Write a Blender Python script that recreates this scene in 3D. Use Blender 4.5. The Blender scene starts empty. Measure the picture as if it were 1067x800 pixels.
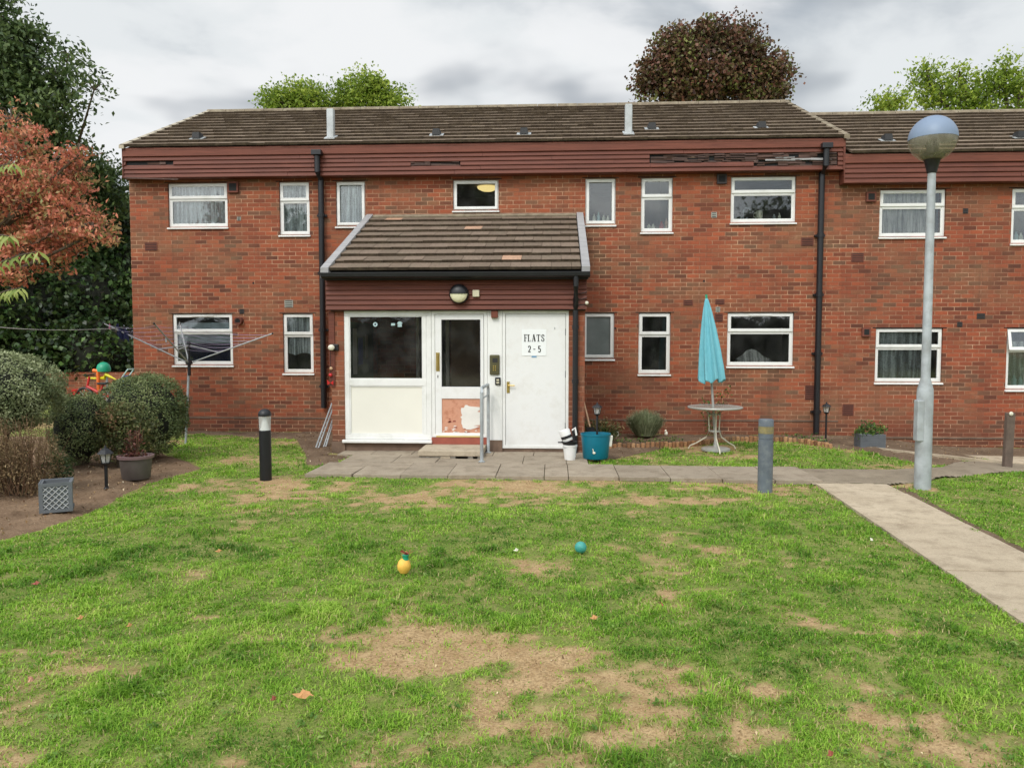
import bpy, math, random
import numpy as np
from mathutils import Vector, Matrix, Euler
random.seed(7); RNG=np.random.default_rng(11)
S=bpy.context.scene; COL=S.collection
PI=math.pi
# ------------------------------------------------------------------ camera model (pixels of the 1067x800 photo <-> metres)
F=800.;CX=533.5;CY=400.;H=1.70;PIT=math.atan(45/800.);YAW=math.radians(3.15)
def ray(px,py):
    x=(px-CX)/F; y=-(py-CY)/F
    cp,sp=math.cos(PIT),math.sin(PIT)
    fy=cp+y*sp; fz=-sp+y*cp; fx=x
    c,s=math.cos(YAW),math.sin(YAW)
    return (fx*c-fy*s, fx*s+fy*c, fz)
def FP(px,py,Y):
    r=ray(px,py); t=Y/r[1]; return (r[0]*t, H+r[2]*t)
def GP(px,py,z=0):
    r=ray(px,py); t=(z-H)/r[2]; return (r[0]*t, r[1]*t)
def P3(px,py,Y):
    x,z=FP(px,py,Y); return Vector((x,Y,z))
def ss(a,b,x):
    t=np.clip((x-a)/(b-a),0,1); return t*t*(3-2*t)
def gz(x,y): return -0.20*ss(5.0,7.5,x)*ss(9.0,12.0,y)
# ------------------------------------------------------------------ numpy value noise
_lat=RNG.random((256,256))
def vnoise(x,y,f,o=3,seed=0):
    x=np.asarray(x,float);y=np.asarray(y,float)
    r=0;a=1;t=0
    for k in range(o):
        X=x*f+seed*17.3+k*31.7+1000;Y=y*f+seed*9.1+k*11.3+1000
        xi=np.floor(X).astype(int);yi=np.floor(Y).astype(int)
        u=X-xi;v=Y-yi;u=u*u*(3-2*u);v=v*v*(3-2*v)
        g=lambda i,j:_lat[i%256,j%256]
        r=r+a*((g(xi,yi)*(1-u)+g(xi+1,yi)*u)*(1-v)+(g(xi,yi+1)*(1-u)+g(xi+1,yi+1)*u)*v)
        t+=a;a*=.5;f*=2.1
    return r/t
def inpoly(x,y,poly):
    x=np.asarray(x,float);y=np.asarray(y,float)
    c=np.zeros(x.shape,bool);n=len(poly);j=n-1
    for i in range(n):
        xi,yi=poly[i];xj,yj=poly[j]
        cond=((yi>y)!=(yj>y))&(x<(xj-xi)*(y-yi)/((yj-yi) if yj!=yi else 1e-9)+xi)
        c^=cond;j=i
    return c
# ------------------------------------------------------------------ materials
def lin(c):
    return tuple((v/255/12.92 if v<=10 else ((v/255+.055)/1.055)**2.4) for v in c)
class NT:
    def __init__(s,name):
        s.m=bpy.data.materials.new(name); s.m.use_nodes=True; s.t=s.m.node_tree; s.t.nodes.clear()
        s.out=s.n('ShaderNodeOutputMaterial')
    def n(s,t,**k):
        nd=s.t.nodes.new(t)
        for a,b in k.items(): setattr(nd,a,b)
        return nd
    def l(s,a,b): s.t.links.new(a,b)
    def put(s,sock,v):
        if isinstance(v,(int,float)): sock.default_value=v
        elif isinstance(v,tuple): sock.default_value=(v+(1,)) if len(v)==3 and len(sock.default_value)==4 else v
        else: s.l(v,sock)
    def math(s,op,a,b=0.,c=None,clamp=False):
        nd=s.n('ShaderNodeMath',operation=op,use_clamp=clamp); s.put(nd.inputs[0],a)
        s.put(nd.inputs[1],b)
        if c is not None: s.put(nd.inputs[2],c)
        return nd.outputs[0]
    def mix(s,f,a,b,mode='MIX'):
        nd=s.n('ShaderNodeMixRGB',blend_type=mode); s.put(nd.inputs[0],f);s.put(nd.inputs[1],a);s.put(nd.inputs[2],b)
        return nd.outputs[0]
    def pos(s): return s.n('ShaderNodeNewGeometry').outputs['Position']
    def noise(s,vec,scale,detail=4,rough=.55,out='Fac'):
        nd=s.n('ShaderNodeTexNoise'); s.l(vec,nd.inputs['Vector']); nd.inputs['Scale'].default_value=scale
        nd.inputs['Detail'].default_value=detail; nd.inputs['Roughness'].default_value=rough
        return nd.outputs[out]
    def rng(s,v,a,b,c=0.,d=1.):
        nd=s.n('ShaderNodeMapRange'); s.put(nd.inputs[0],v)
        for i,q in enumerate((a,b,c,d)): nd.inputs[i+1].default_value=q
        return nd.outputs[0]
    def ramp(s,v,stops,interp='LINEAR'):
        nd=s.n('ShaderNodeValToRGB'); s.put(nd.inputs[0],v); cr=nd.color_ramp; cr.interpolation=interp
        while len(cr.elements)<len(stops): cr.elements.new(.5)
        for e,(p,c) in zip(cr.elements,stops): e.position=p; e.color=c+(1,)
        return nd.outputs[0]
    def attr(s,name): return s.n('ShaderNodeAttribute',attribute_name=name).outputs['Fac']
    def scale(s,vec,v):
        nd=s.n('ShaderNodeMapping'); s.l(vec,nd.inputs[0]); nd.inputs['Scale'].default_value=v; return nd.outputs[0]
    def bump(s,h,strength,dist=.01):
        nd=s.n('ShaderNodeBump'); s.l(h,nd.inputs['Height']); nd.inputs['Strength'].default_value=strength; nd.inputs['Distance'].default_value=dist
        return nd.outputs[0]
    def bsdf(s,col,rough=.7,metal=0.,normal=None,spec=.5,alpha=None):
        b=s.n('ShaderNodeBsdfPrincipled'); s.put(b.inputs['Base Color'],col); s.put(b.inputs['Roughness'],rough)
        b.inputs['Metallic'].default_value=metal; b.inputs['Specular IOR Level'].default_value=spec
        if normal is not None: s.l(normal,b.inputs['Normal'])
        if alpha is not None: s.put(b.inputs['Alpha'],alpha)
        return b.outputs[0]
    def end(s,sh): s.l(sh,s.out.inputs[0]); return s.m
def plain(name,col,rough=.6,metal=0.,var=.15,sc=6.,bump=.15,spec=.5,fine=60.,dirt=None,dirt_amt=.0,dsc=3.):
    t=NT(name); p=t.pos(); n=t.noise(p,sc,5); f=t.noise(p,fine,3)
    c=t.mix(t.rng(n,.3,.7),tuple(v*(1-var) for v in col),tuple(min(1,v*(1+var)) for v in col))
    if dirt is not None:
        d=t.noise(p,dsc,6,.65); c=t.mix(t.math('MULTIPLY',t.rng(d,.48,.68),dirt_amt),c,dirt)
    r=t.math('ADD',rough-.08,t.math('MULTIPLY',f,.16))
    return t.end(t.bsdf(c,r,metal,t.bump(f,bump,.004),spec))
def brick_mat(name,tint=(1,1,1),zshift=0.):
    t=NT(name); p=t.pos(); sx=t.n('ShaderNodeSeparateXYZ'); t.l(p,sx.inputs[0])
    u=t.math('ADD',sx.outputs[0],sx.outputs[1]); v=t.math('ADD',sx.outputs[2],10+zshift)
    vr=t.math('DIVIDE',v,.075); row=t.math('FLOOR',vr); fz=t.math('FRACT',vr)
    ur=t.math('ADD',t.math('DIVIDE',u,.225),t.math('MULTIPLY',t.math('MODULO',row,2.),.5)); ur=t.math('ADD',ur,200.)
    col=t.math('FLOOR',ur); fx=t.math('FRACT',ur)
    cv=t.n('ShaderNodeCombineXYZ'); t.l(col,cv.inputs[0]); t.l(row,cv.inputs[1])
    wn=t.n('ShaderNodeTexWhiteNoise',noise_dimensions='3D'); t.l(cv.outputs[0],wn.inputs[0])
    wob=t.math('MULTIPLY',t.math('SUBTRACT',t.noise(p,25,2),.5),.05)
    mz=t.math('MULTIPLY',t.rng(t.math('ADD',fz,wob),.09,.15),t.rng(t.math('ADD',fz,wob),.97,1.0,1.,0.))
    mx=t.math('MULTIPLY',t.rng(fx,.03,.055),t.rng(fx,.985,1.,1.,0.))
    mask=t.math('MULTIPLY',mz,mx)   # 1 = brick
    br=t.ramp(wn.outputs[0],[(0.,lin((96,54,46))),(.12,lin((124,66,52))),(.25,lin((146,76,56))),(.55,lin((160,82,60))),(.78,lin((180,92,64))),(.88,lin((152,96,72))),(.96,lin((116,82,68)))])
    big=t.noise(p,.55,5,.6); br=t.mix(t.math('MULTIPLY',t.rng(big,.5,.72),.45),br,lin((178,100,68)))
    st=t.noise(t.scale(p,(1,1,1.8)),1.1,6,.65); br=t.mix(t.math('MULTIPLY',t.rng(st,.46,.7),.6),br,lin((138,112,88)))
    st3=t.noise(t.scale(p,(1.3,1.3,.35)),1.7,5,.6); br=t.mix(t.math('MULTIPLY',t.rng(st3,.55,.75),.35),br,lin((88,58,50)))
    ln=t.noise(p,45,4,.7); br=t.mix(t.rng(ln,.3,.75,0,.5),br,t.mix(1.,br,(.55,.5,.48),'MULTIPLY'))
    sk=t.noise(t.scale(p,(5.,5.,.25)),2.2,5,.7); br=t.mix(t.math('MULTIPLY',t.rng(sk,.56,.72),.4),br,lin((84,60,52)))
    wh=t.noise(t.scale(p,(1.,1.,2.2)),2.7,6,.75); br=t.mix(t.math('MULTIPLY',t.rng(wh,.60,.74),.45),br,lin((190,150,124)))
    # damp dirt near the ground
    br=t.mix(.14,br,lin((140,104,86)))
    damp=t.math('ADD',t.rng(sx.outputs[2],.05,.42,1.,0.),t.math('SUBTRACT',t.noise(p,2.3,4),.55)); br=t.mix(t.math('MULTIPLY',damp,.55,clamp=True),br,lin((92,62,52)))
    mn=t.noise(p,1.4,4,.6); mn2=t.noise(p,9,3)
    mort=t.mix(t.rng(mn,.38,.62),lin((142,98,80)),lin((206,164,138)))
    mort=t.mix(t.math('MULTIPLY',t.rng(mn2,.35,.65),.7),mort,lin((152,98,78)))
    # efflorescence on some joints
    c=t.mix(mask,mort,br)
    c=t.mix(1.,c,tuple(a*b for a,b in zip(tint,(.93,.95,.86))),'MULTIPLY')
    h=t.math('ADD',t.math('MULTIPLY',mask,1.),t.math('MULTIPLY',ln,.35))
    return t.end(t.bsdf(c,.88,0,t.bump(h,.55,.008),.25))
def wood_stain(name,c1,c2,worn=(.3,.22,.17),amt=.3):
    t=NT(name); p=t.pos(); g=t.noise(t.scale(p,(1.2,1.2,38)),2.0,5,.6); big=t.noise(p,.8,4)
    c=t.mix(t.rng(g,.35,.68),c1,c2); c=t.mix(t.math('MULTIPLY',t.rng(big,.5,.7),.35),c,tuple(v*.6 for v in c1))
    w=t.noise(t.scale(p,(2,2,14)),3.1,6,.7); c=t.mix(t.math('MULTIPLY',t.rng(w,.62,.72),amt),c,worn)
    return t.end(t.bsdf(c,.62,0,t.bump(g,.4,.004),.35))
def tile_mat(name,c1,c2,c3,odd=None,thr=.97):
    t=NT(name); p=t.pos(); a=t.attr('tone')
    c=t.ramp(a,[(0,c1),(.5,c2),(1,c3)])
    if odd is not None: c=t.mix(t.math('GREATER_THAN',a,thr),c,odd)
    n=t.noise(p,3.,6,.65); c=t.mix(t.math('MULTIPLY',t.rng(n,.5,.72),.4),c,lin((114,108,90)))
    n2=t.noise(p,28,4,.6); c=t.mix(t.rng(n2,.45,.7,0,.45),c,lin((60,54,46)))
    return t.end(t.bsdf(c,.9,0,t.bump(n2,.5,.006),.2))
def leaf_mat(name,stops,rough=.5,trans=.3,noisy=True):
    t=NT(name); a=t.attr('tone'); c=t.ramp(a,[(p,lin(q)) for p,q in stops])
    g=t.n('ShaderNodeNewGeometry'); c=t.mix(t.math('MULTIPLY',g.outputs['Backfacing'],.35),c,t.mix(.5,c,(.25,.3,.15)))
    b=t.bsdf(c,rough,0,None,.35); tr=t.n('ShaderNodeBsdfTranslucent'); t.put(tr.inputs[0],c)
    m=t.n('ShaderNodeMixShader'); m.inputs[0].default_value=trans; t.l(b,m.inputs[1]); t.l(tr.outputs[0],m.inputs[2])
    return t.end(m.outputs[0])
def glass_mat(name,tint=(.93,.96,.96),refl=1.0,rough=.02):
    t=NT(name); p=t.pos(); fr=t.n('ShaderNodeFresnel'); fr.inputs[0].default_value=1.65
    f=t.math('MULTIPLY',fr.outputs[0],1.05*refl,clamp=True)
    tr=t.n('ShaderNodeBsdfTransparent'); t.put(tr.inputs[0],tint); gl=t.n('ShaderNodeBsdfGlossy'); gl.inputs['Roughness'].default_value=rough
    t.l(t.bump(t.noise(p,1.2,2),.03,.05),gl.inputs['Normal'])
    m=t.n('ShaderNodeMixShader'); t.l(f,m.inputs[0]); t.l(tr.outputs[0],m.inputs[1]); t.l(gl.outputs[0],m.inputs[2])
    # a film of dust
    d=t.n('ShaderNodeBsdfDiffuse'); t.put(d.inputs[0],(.4,.4,.38)); m2=t.n('ShaderNodeMixShader')
    t.l(t.rng(t.noise(p,4,5),.4,.8,.01,.06),m2.inputs[0]); t.l(m.outputs[0],m2.inputs[1]); t.l(d.outputs[0],m2.inputs[2])
    return t.end(m2.outputs[0])
def net_mat(name,col,alpha=.7,folds=26.):
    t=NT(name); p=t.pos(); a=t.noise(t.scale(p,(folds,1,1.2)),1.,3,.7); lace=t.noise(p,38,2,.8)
    c=t.mix(t.rng(a,.38,.62),tuple(v*.5 for v in col),col)  # fold shading painted into the cloth colour as vertical streaks
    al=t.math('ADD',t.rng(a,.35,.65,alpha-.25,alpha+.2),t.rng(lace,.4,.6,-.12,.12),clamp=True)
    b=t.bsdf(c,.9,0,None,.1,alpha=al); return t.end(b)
def paving_mat(name,c1,c2,stain,tone=True):
    t=NT(name); p=t.pos(); n=t.noise(p,1.6,6,.65); f=t.noise(p,70,3,.7); sp=t.noise(p,220,1)
    c=t.mix(t.rng(n,.35,.68),c1,c2)
    if tone: c=t.mix(t.math('MULTIPLY',t.attr('tone'),.35),c,tuple(v*.7 for v in c1))
    s=t.noise(p,4.2,7,.7); c=t.mix(t.math('MULTIPLY',t.rng(s,.48,.68),.65),c,stain); cr=t.noise(p,1.3,8,.8); c=t.mix(t.math('MULTIPLY',t.rng(t.math('ABSOLUTE',t.math('SUBTRACT',cr,.5)),.0,.006,1.,0.),.5),c,tuple(v*.35 for v in c1))
    c=t.mix(t.rng(f,.3,.7,0,.3),c,tuple(v*.55 for v in c1)); c=t.mix(t.rng(sp,.62,.7,0,.5),c,tuple(min(1,v*1.5) for v in c2))
    return t.end(t.bsdf(c,.93,0,t.bump(f,.5,.005),.2))
M={}
M['brick']=brick_mat('red brick'); M['brick_r']=brick_mat('red brick darker',(.92,.9,.92),.0)
M['brick_porch']=brick_mat('porch brick',(.9,.9,.95),.01)
M['upvc']=plain('white plastic',(.80,.80,.77),.35,0,.03,4,.03,.5,60,(.5,.5,.44),.35,2.5)
M['cream']=plain('cream panel',(.80,.78,.69),.4,0,.02,3,.03)
M['white_paint']=plain('white painted door',(.78,.78,.76),.45,0,.03,5,.1,.5,30,(.55,.52,.46),.3,5)
M['glass']=glass_mat('window glass'); M['glass_clear']=glass_mat('porch glass',(.93,.94,.92),.4)
M['fascia']=wood_stain('brown stained board',lin((90,48,36)),lin((116,64,48)),lin((150,112,92)),.25)
M['fascia_top']=wood_stain('flat brown board',lin((102,56,42)),lin((124,70,53)),lin((150,112,92)),.15)
M['rotten']=wood_stain('rotten board',lin((46,32,28)),lin((98,70,58)),lin((165,140,115)),.8)
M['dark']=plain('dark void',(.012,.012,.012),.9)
M['tile']=tile_mat('brown concrete roof tile',lin((122,106,90)),lin((131,114,97)),lin((141,124,106)))
M['tile_porch']=tile_mat('porch roof tile',lin((112,97,83)),lin((120,104,89)),lin((129,112,97)),lin((186,148,122)),.985)
M['tile_edge']=plain('tile edge moss and painted shade',lin((74,64,53)),.95,0,.3,14,.6,.1,40,lin((104,92,74)),.6,9)  # moss plus the underlap shade of each course, painted dark
M['verge']=plain('mortar verge',lin((170,160,140)),.9,0,.15,9,.4)
M['ridge']=plain('ridge tile',lin((128,116,98)),.9,0,.25,7,.4,.2,50,lin((160,152,130)),.6,6)
M['barge']=wood_stain('weathered grey board',lin((140,138,138)),lin((172,170,168)),lin((110,105,98)),.5)
M['black']=plain('black plastic',(.008,.008,.010),.45,0,.2,8,.05)
M['black_matt']=plain('black matt',(.02,.02,.02),.7)
M['galv']=plain('galvanised steel',(.40,.43,.44),.6,.2,.2,5,.15,.4,35,(.27,.28,.27),.7,7)
M['flue']=plain('grey flue',(.44,.46,.46),.5,.2,.12,5,.1,.5,40,(.3,.3,.28),.5,6)
M['grey_paint']=plain('grey painted bollard',(.115,.135,.16),.5,0,.14,7,.2,.5,50,(.22,.24,.24),.5,12)
M['band']=plain('weathered yellow band',lin((140,128,88)),.7,0,.2,22,.4,.3,60,lin((105,108,100)),.8,18)
M['brown_vent']=plain('terracotta vent',lin((108,60,46)),.85,0,.2)
M['dark_vent']=plain('dark boiler vent',(.03,.022,.02),.6)
M['grey_vent']=plain('grey vent',lin((150,150,140)),.7)
M['plinth']=plain('rendered plinth',lin((118,98,84)),.92,0,.25,4,.6,.2,50,lin((82,70,60)),.6,3)
M['step']=paving_mat('stone step',lin((176,162,140)),lin((190,176,154)),lin((120,108,92)),False)
M['step_front']=plain('rough step front',lin((124,118,108)),.95,0,.3,14,.8,.2,30,lin((150,144,132)),.8,9)
M['red_tile']=plain('red tile',lin((150,78,62)),.6,0,.15,9,.2)
M['brass']=plain('brass',(.55,.40,.13),.35,.9,.1)
M['yellow_strip']=plain('yellow threshold',lin((205,180,105)),.6,0,.1)
M['peel_orange']=plain('bare orange board',lin((205,152,126)),.85,0,.12,9,.4,.2,40,lin((160,100,74)),.7,9)
M['peel_white']=plain('peeling white paint',lin((225,222,215)),.6,0,.05)
M['intercom']=plain('bronze intercom',lin((92,88,62)),.4,.4,.1)
M['lens']=plain('cream lens',lin((228,224,190)),.3,0,.04)
M['beige']=plain('beige box',lin((205,198,170)),.5,0,.04)
M['ink']=plain('black ink',(.01,.01,.01),.5)
M['sign']=plain('white sign',(.84,.86,.85),.35,0,.01)
M['blue_mark']=plain('blue mark',lin((90,150,190)),.5)
M['slab']=paving_mat('paving slabs',lin((152,139,121)),lin((174,160,140)),lin((106,92,74)))
M['concrete']=paving_mat('concrete path',lin((178,162,138)),lin((202,186,161)),lin((128,113,92)))
M['asphalt']=paving_mat('worn asphalt path',lin((136,124,106)),lin((156,143,123)),lin((108,96,80)),False)
M['parasol']=plain('turquoise canopy',lin((120,186,198)),.85,0,.08,5,.1,.15,120,lin((84,152,164)),.5,5)
M['table_metal']=plain('pale metal',lin((165,165,158)),.45,.2,.08)
M['cream_metal']=plain('cream painted metal',lin((205,200,180)),.5,0,.08)
M['table_glass']=plain('frosted table top',lin((150,150,142)),.25,0,.1)
M['teal']=plain('teal plastic',lin((0,108,130)),.4,0,.1,6,.05)
M['white_plastic']=plain('white plastic pot',(.78,.78,.76),.4,0,.05,6,.05,.5,60,(.5,.48,.42),.3,6)
M['pot']=plain('grey brown plastic pot',lin((92,84,80)),.6,0,.12,9,.1)
M['pot_rim']=plain('mauve pot rim',lin((120,96,96)),.5,0,.1)
M['planter']=plain('dark grey planter',lin((98,102,106)),.6,0,.12)
M['lattice']=plain('pale lattice',lin((170,172,172)),.6,0,.06)
M['wood']=plain('pale wood',lin((200,165,130)),.7,0,.15,12)
M['oldwood']=plain('old grey wood',lin((98,84,74)),.9,0,.25,12,.5)
M['log']=tile_mat('log edging',lin((120,84,58)),lin((160,118,82)),lin((190,148,108)))
M['bark']=plain('bark',lin((88,76,62)),.95,0,.3,10,1.)
M['twig']=plain('twigs',lin((110,84,62)),.95,0,.2)
M['soilc']=plain('pot soil',(.05,.033,.022),.95,0,.4,20,1.)
M['rustred']=plain('red plastic',lin((190,40,40)),.4)
M['orange']=plain('orange plastic',lin((240,120,50)),.4,0,.08)
M['yellow']=plain('yellow plastic',lin((225,215,40)),.4,0,.08)
M['toygreen']=plain('green plastic',lin((30,150,115)),.4,0,.08)
M['toyblue']=plain('blue plastic',lin((60,90,170)),.4,0,.08)
M['tealball']=plain('teal rubber ball',lin((62,150,140)),.5,0,.1,20,.1,.5,60,lin((110,185,170)),.5,14)
M['mango']=plain('yellow ball toy',lin((235,185,80)),.6,0,.1,20)
M['leafbrown']=plain('fallen leaf',lin((188,138,88)),.8,0,.2,30)
M['lightgrey']=plain('lamp hood steel',lin((124,140,162)),.5,.1,.05,3,.03)
M['navy']=plain('navy cloth',lin((30,36,70)),.9)
M['pink']=plain('pink plastic',lin((225,130,170)),.5)
M['violet']=plain('violet line',lin((176,160,190)),.6)
M['line']=plain('grey line',lin((150,145,140)),.6)
t=NT('frosted glass'); p=t.pos(); n_=t.noise(p,3,4); d_=t.bsdf(t.mix(t.rng(n_,.3,.7),(.10,.12,.115),(.17,.19,.185)),.3,0,None,.5); M['frosted']=t.end(d_)
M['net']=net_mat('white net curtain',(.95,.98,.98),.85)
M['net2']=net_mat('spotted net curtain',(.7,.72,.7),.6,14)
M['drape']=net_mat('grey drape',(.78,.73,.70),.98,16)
M['blind']=plain('pale blue blind',lin((215,228,235)),.8)
M['room']=plain('dim room wall',lin((150,142,132)),.9)
M['roomlight']=plain('room floor',lin((165,138,112)),.9)
M['noticeboard']=plain('notice board green',lin((70,86,70)),.9)
M['paper']=plain('paper',lin((190,190,185)),.8)
M['paperblue']=plain('blue poster',lin((60,80,160)),.8)
M['cup']=plain('cream china',lin((225,220,200)),.3)
M['sticker']=plain('pale blue sticker',lin((175,200,200)),.6)
# ------------------------------------------------------------------ mesh helpers
ORG={}
class MB:
    def __init__(s): s.v=[];s.f=[];s.m=[];s.t=[]
    def add(s,vs,fs,mi=0,tone=.5):
        o=len(s.v); s.v+= [tuple(q) for q in vs]
        for f in fs: s.f.append(tuple(i+o for i in f)); s.m.append(mi); s.t.append(tone)
        return s
    def box(s,x0,x1,y0,y1,z0,z1,mi=0,tone=.5,R=None,c=None):
        vs=[(x0,y0,z0),(x1,y0,z0),(x1,y1,z0),(x0,y1,z0),(x0,y0,z1),(x1,y0,z1),(x1,y1,z1),(x0,y1,z1)]
        if R is not None:
            c=Vector(c if c is not None else ((x0+x1)/2,(y0+y1)/2,(z0+z1)/2)); vs=[tuple(R@(Vector(q)-c)+c) for q in vs]
        return s.add(vs,[(0,3,2,1),(4,5,6,7),(0,1,5,4),(1,2,6,5),(2,3,7,6),(3,0,4,7)],mi,tone)
    def tube(s,pts,r,n=8,mi=0,tone=.5,caps=True):
        pts=[Vector(p) for p in pts]; k=len(pts); rs=r if isinstance(r,(list,tuple)) else [r]*k
        vs=[];fs=[]
        for i,p in enumerate(pts):
            d=(pts[min(i+1,k-1)]-pts[max(i-1,0)]); d.normalize()
            a=d.cross(Vector((0,0,1)) if abs(d.z)<.9 else Vector((1,0,0))); a.normalize(); b=d.cross(a)
            for j in range(n):
                an=2*PI*j/n; vs.append(p+(a*math.cos(an)+b*math.sin(an))*rs[i])
        for i in range(k-1):
            for j in range(n):
                q=(j+1)%n; fs.append((i*n+j,i*n+q,(i+1)*n+q,(i+1)*n+j))
        if caps: fs.append(tuple(range(n))[::-1] if 0 else tuple(range(n))); fs.append(tuple(range((k-1)*n,k*n))[::-1])
        return s.add(vs,fs,mi,tone)
    def lathe(s,prof,c,n=24,mi=0,sx=1.,sy=1.,R=None,fn=None):
        vs=[];fs=[];c=Vector(c)
        for i,(r,z) in enumerate(prof):
            for j in range(n):
                a=2*PI*j/n; q=Vector((r*math.cos(a)*sx,r*math.sin(a)*sy,z))
                if fn: q=fn(q,i,j,a)
                if R is not None: q=R@q
                vs.append(q+c)
        k=len(prof)
        for i in range(k-1):
            for j in range(n):
                q=(j+1)%n; fs.append((i*n+j,i*n+q,(i+1)*n+q,(i+1)*n+j))
        if prof[0][0]>1e-5: fs.append(tuple(range(n))[::-1])
        if prof[-1][0]>1e-5: fs.append(tuple(range((k-1)*n,k*n)))
        return s.add(vs,fs,mi)
    def sphere(s,c,r,n=16,mi=0,sx=1,sy=1,sz=1):
        k=max(6,n//2); return s.lathe([(r*math.sin(PI*i/k),-r*math.cos(PI*i/k)*sz) for i in range(k+1)],c,n,mi,sx,sy)
    def prism(s,pts,y0,y1,mi=0,tone=.5):   # pts in XZ
        n=len(pts); vs=[(x,y0,z) for x,z in pts]+[(x,y1,z) for x,z in pts]
        fs=[tuple(range(n)),tuple(range(n,2*n))[::-1]]+[(i,(i+1)%n+0,(i+1)%n+n,i+n)[::-1] for i in range(n)]
        return s.add(vs,fs,mi,tone)
    def prismx(s,pts,x0,x1,mi=0,tone=.5):  # pts in YZ
        n=len(pts); vs=[(x0,y,z) for y,z in pts]+[(x1,y,z) for y,z in pts]
        fs=[tuple(range(n))[::-1],tuple(range(n,2*n))]+[(i,(i+1)%n,(i+1)%n+n,i+n) for i in range(n)]
        return s.add(vs,fs,mi,tone)
    def build(s,name,mat,parent=None,loc=None,smooth=False,bevel=0,label=None,cat=None,group=None,kind=None,seg=2):
        me=bpy.data.meshes.new(name); org=ORG[parent.name] if parent is not None else Vector(loc or (0,0,0))
        me.from_pydata([(a-org[0],b-org[1],c-org[2]) for a,b,c in s.v],[],s.f)
        for m in (mat if isinstance(mat,(list,tuple)) else [mat]): me.materials.append(m)
        me.polygons.foreach_set('material_index',s.m)
        at=me.attributes.new('tone','FLOAT','FACE'); at.data.foreach_set('value',s.t)
        me.update()
        if smooth:
            me.polygons.foreach_set('use_smooth',[True]*len(me.polygons))
            me.set_sharp_from_angle(angle=math.radians(40))
        o=bpy.data.objects.new(name,me); COL.objects.link(o)
        if parent is not None: o.parent=parent
        else: o.location=org
        ORG[o.name]=Vector(org)
        if bevel:
            b=o.modifiers.new('bevel','BEVEL'); b.width=bevel; b.segments=seg; b.limit_method='ANGLE'; b.angle_limit=math.radians(40)
        tag(o,label,cat,group,kind); return o
def tag(o,label=None,cat=None,group=None,kind=None):
    if label: o['label']=label
    if cat: o['category']=cat
    if group: o['group']=group
    if kind: o['kind']=kind
def thing(name,label,cat,loc=(0,0,0),group=None,kind=None):
    o=bpy.data.objects.new(name,None); o.empty_display_size=.1; o.location=loc; COL.objects.link(o); ORG[o.name]=Vector(loc)
    tag(o,label,cat,group,kind); return o
def npmesh(name,V,Q,tone,mat,parent=None,tri=None,vcols=None):
    """V (n,3) ; Q (m,4) quads ; tri (k,3)"""
    me=bpy.data.meshes.new(name); org=np.array(ORG[parent.name]) if parent is not None else np.zeros(3)
    V=np.asarray(V,np.float32)-org.astype(np.float32)
    nq=len(Q); nt=0 if tri is None else len(tri)
    me.vertices.add(len(V)); me.vertices.foreach_set('co',V.ravel())
    idx=Q.ravel() if nt==0 else np.concatenate([Q.ravel(),tri.ravel()])
    me.loops.add(len(idx)); me.loops.foreach_set('vertex_index',idx.astype(np.int32))
    me.polygons.add(nq+nt); st=np.concatenate([np.arange(nq)*4,nq*4+np.arange(nt)*3]).astype(np.int32)
    me.polygons.foreach_set('loop_start',st)
    me.materials.append(mat); me.update(calc_edges=True)
    at=me.attributes.new('tone','FLOAT','FACE'); at.data.foreach_set('value',np.asarray(tone,np.float32))
    o=bpy.data.objects.new(name,me); COL.objects.link(o)
    if parent is not None: o.parent=parent
    ORG[o.name]=Vector(org); return o
def leaves(pos,size,aspect=.5,up=.25,fold=.2,normal=None,droop=0.,rng=RNG,curl=0.):
    """one folded diamond leaf per position; returns V,Q"""
    n=len(pos); size=np.broadcast_to(size,(n,))[:,None]
    d=rng.normal(size=(n,3)); d[:,2]-=droop*1.5; d/=np.linalg.norm(d,axis=1)[:,None]
    nn=rng.normal(size=(n,3)); nn[:,2]+=up*3
    if normal is not None: nn=nn*.7+normal*1.3
    s=np.cross(d,nn); s/=np.linalg.norm(s,axis=1)[:,None]+1e-9
    nn=np.cross(s,d)
    a=pos-d*size*.5; b=pos+d*size*.5
    m=pos+nn*size*fold*.3
    V=np.stack([a,m+s*size*aspect*.5-d*size*.05,b,m-s*size*aspect*.5-d*size*.05],1)
    Q=np.arange(n*4).reshape(n,4); return V.reshape(-1,3),Q
def crown(blobs,nclump,per,crad,rng,fill=.35,flat=.7):
    """blobs [(x,y,z,rx,ry,rz)]; clumps over/inside each blob; returns positions, clump id"""
    B=np.array(blobs,float); w=(B[:,3]*B[:,5]); w/=w.sum()
    bi=rng.choice(len(B),nclump,p=w); d=rng.normal(size=(nclump,3)); d/=np.linalg.norm(d,axis=1)[:,None]
    rad=1-fill*rng.random(nclump)**1.6
    c=B[bi,:3]+d*B[bi,3:6]*rad[:,None]
    k=rng.poisson(per,nclump)+1; ci=np.repeat(np.arange(nclump),k)
    og=rng.normal(size=(len(ci),3)); og/=np.linalg.norm(og,axis=1)[:,None]; og*=(rng.random(len(ci))**.5)[:,None]*1.9
    off=og*crad*np.array([1,1,flat])*(0.5+rng.random(nclump)[ci,None])
    return c[ci]+off,ci,d[ci]
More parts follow.
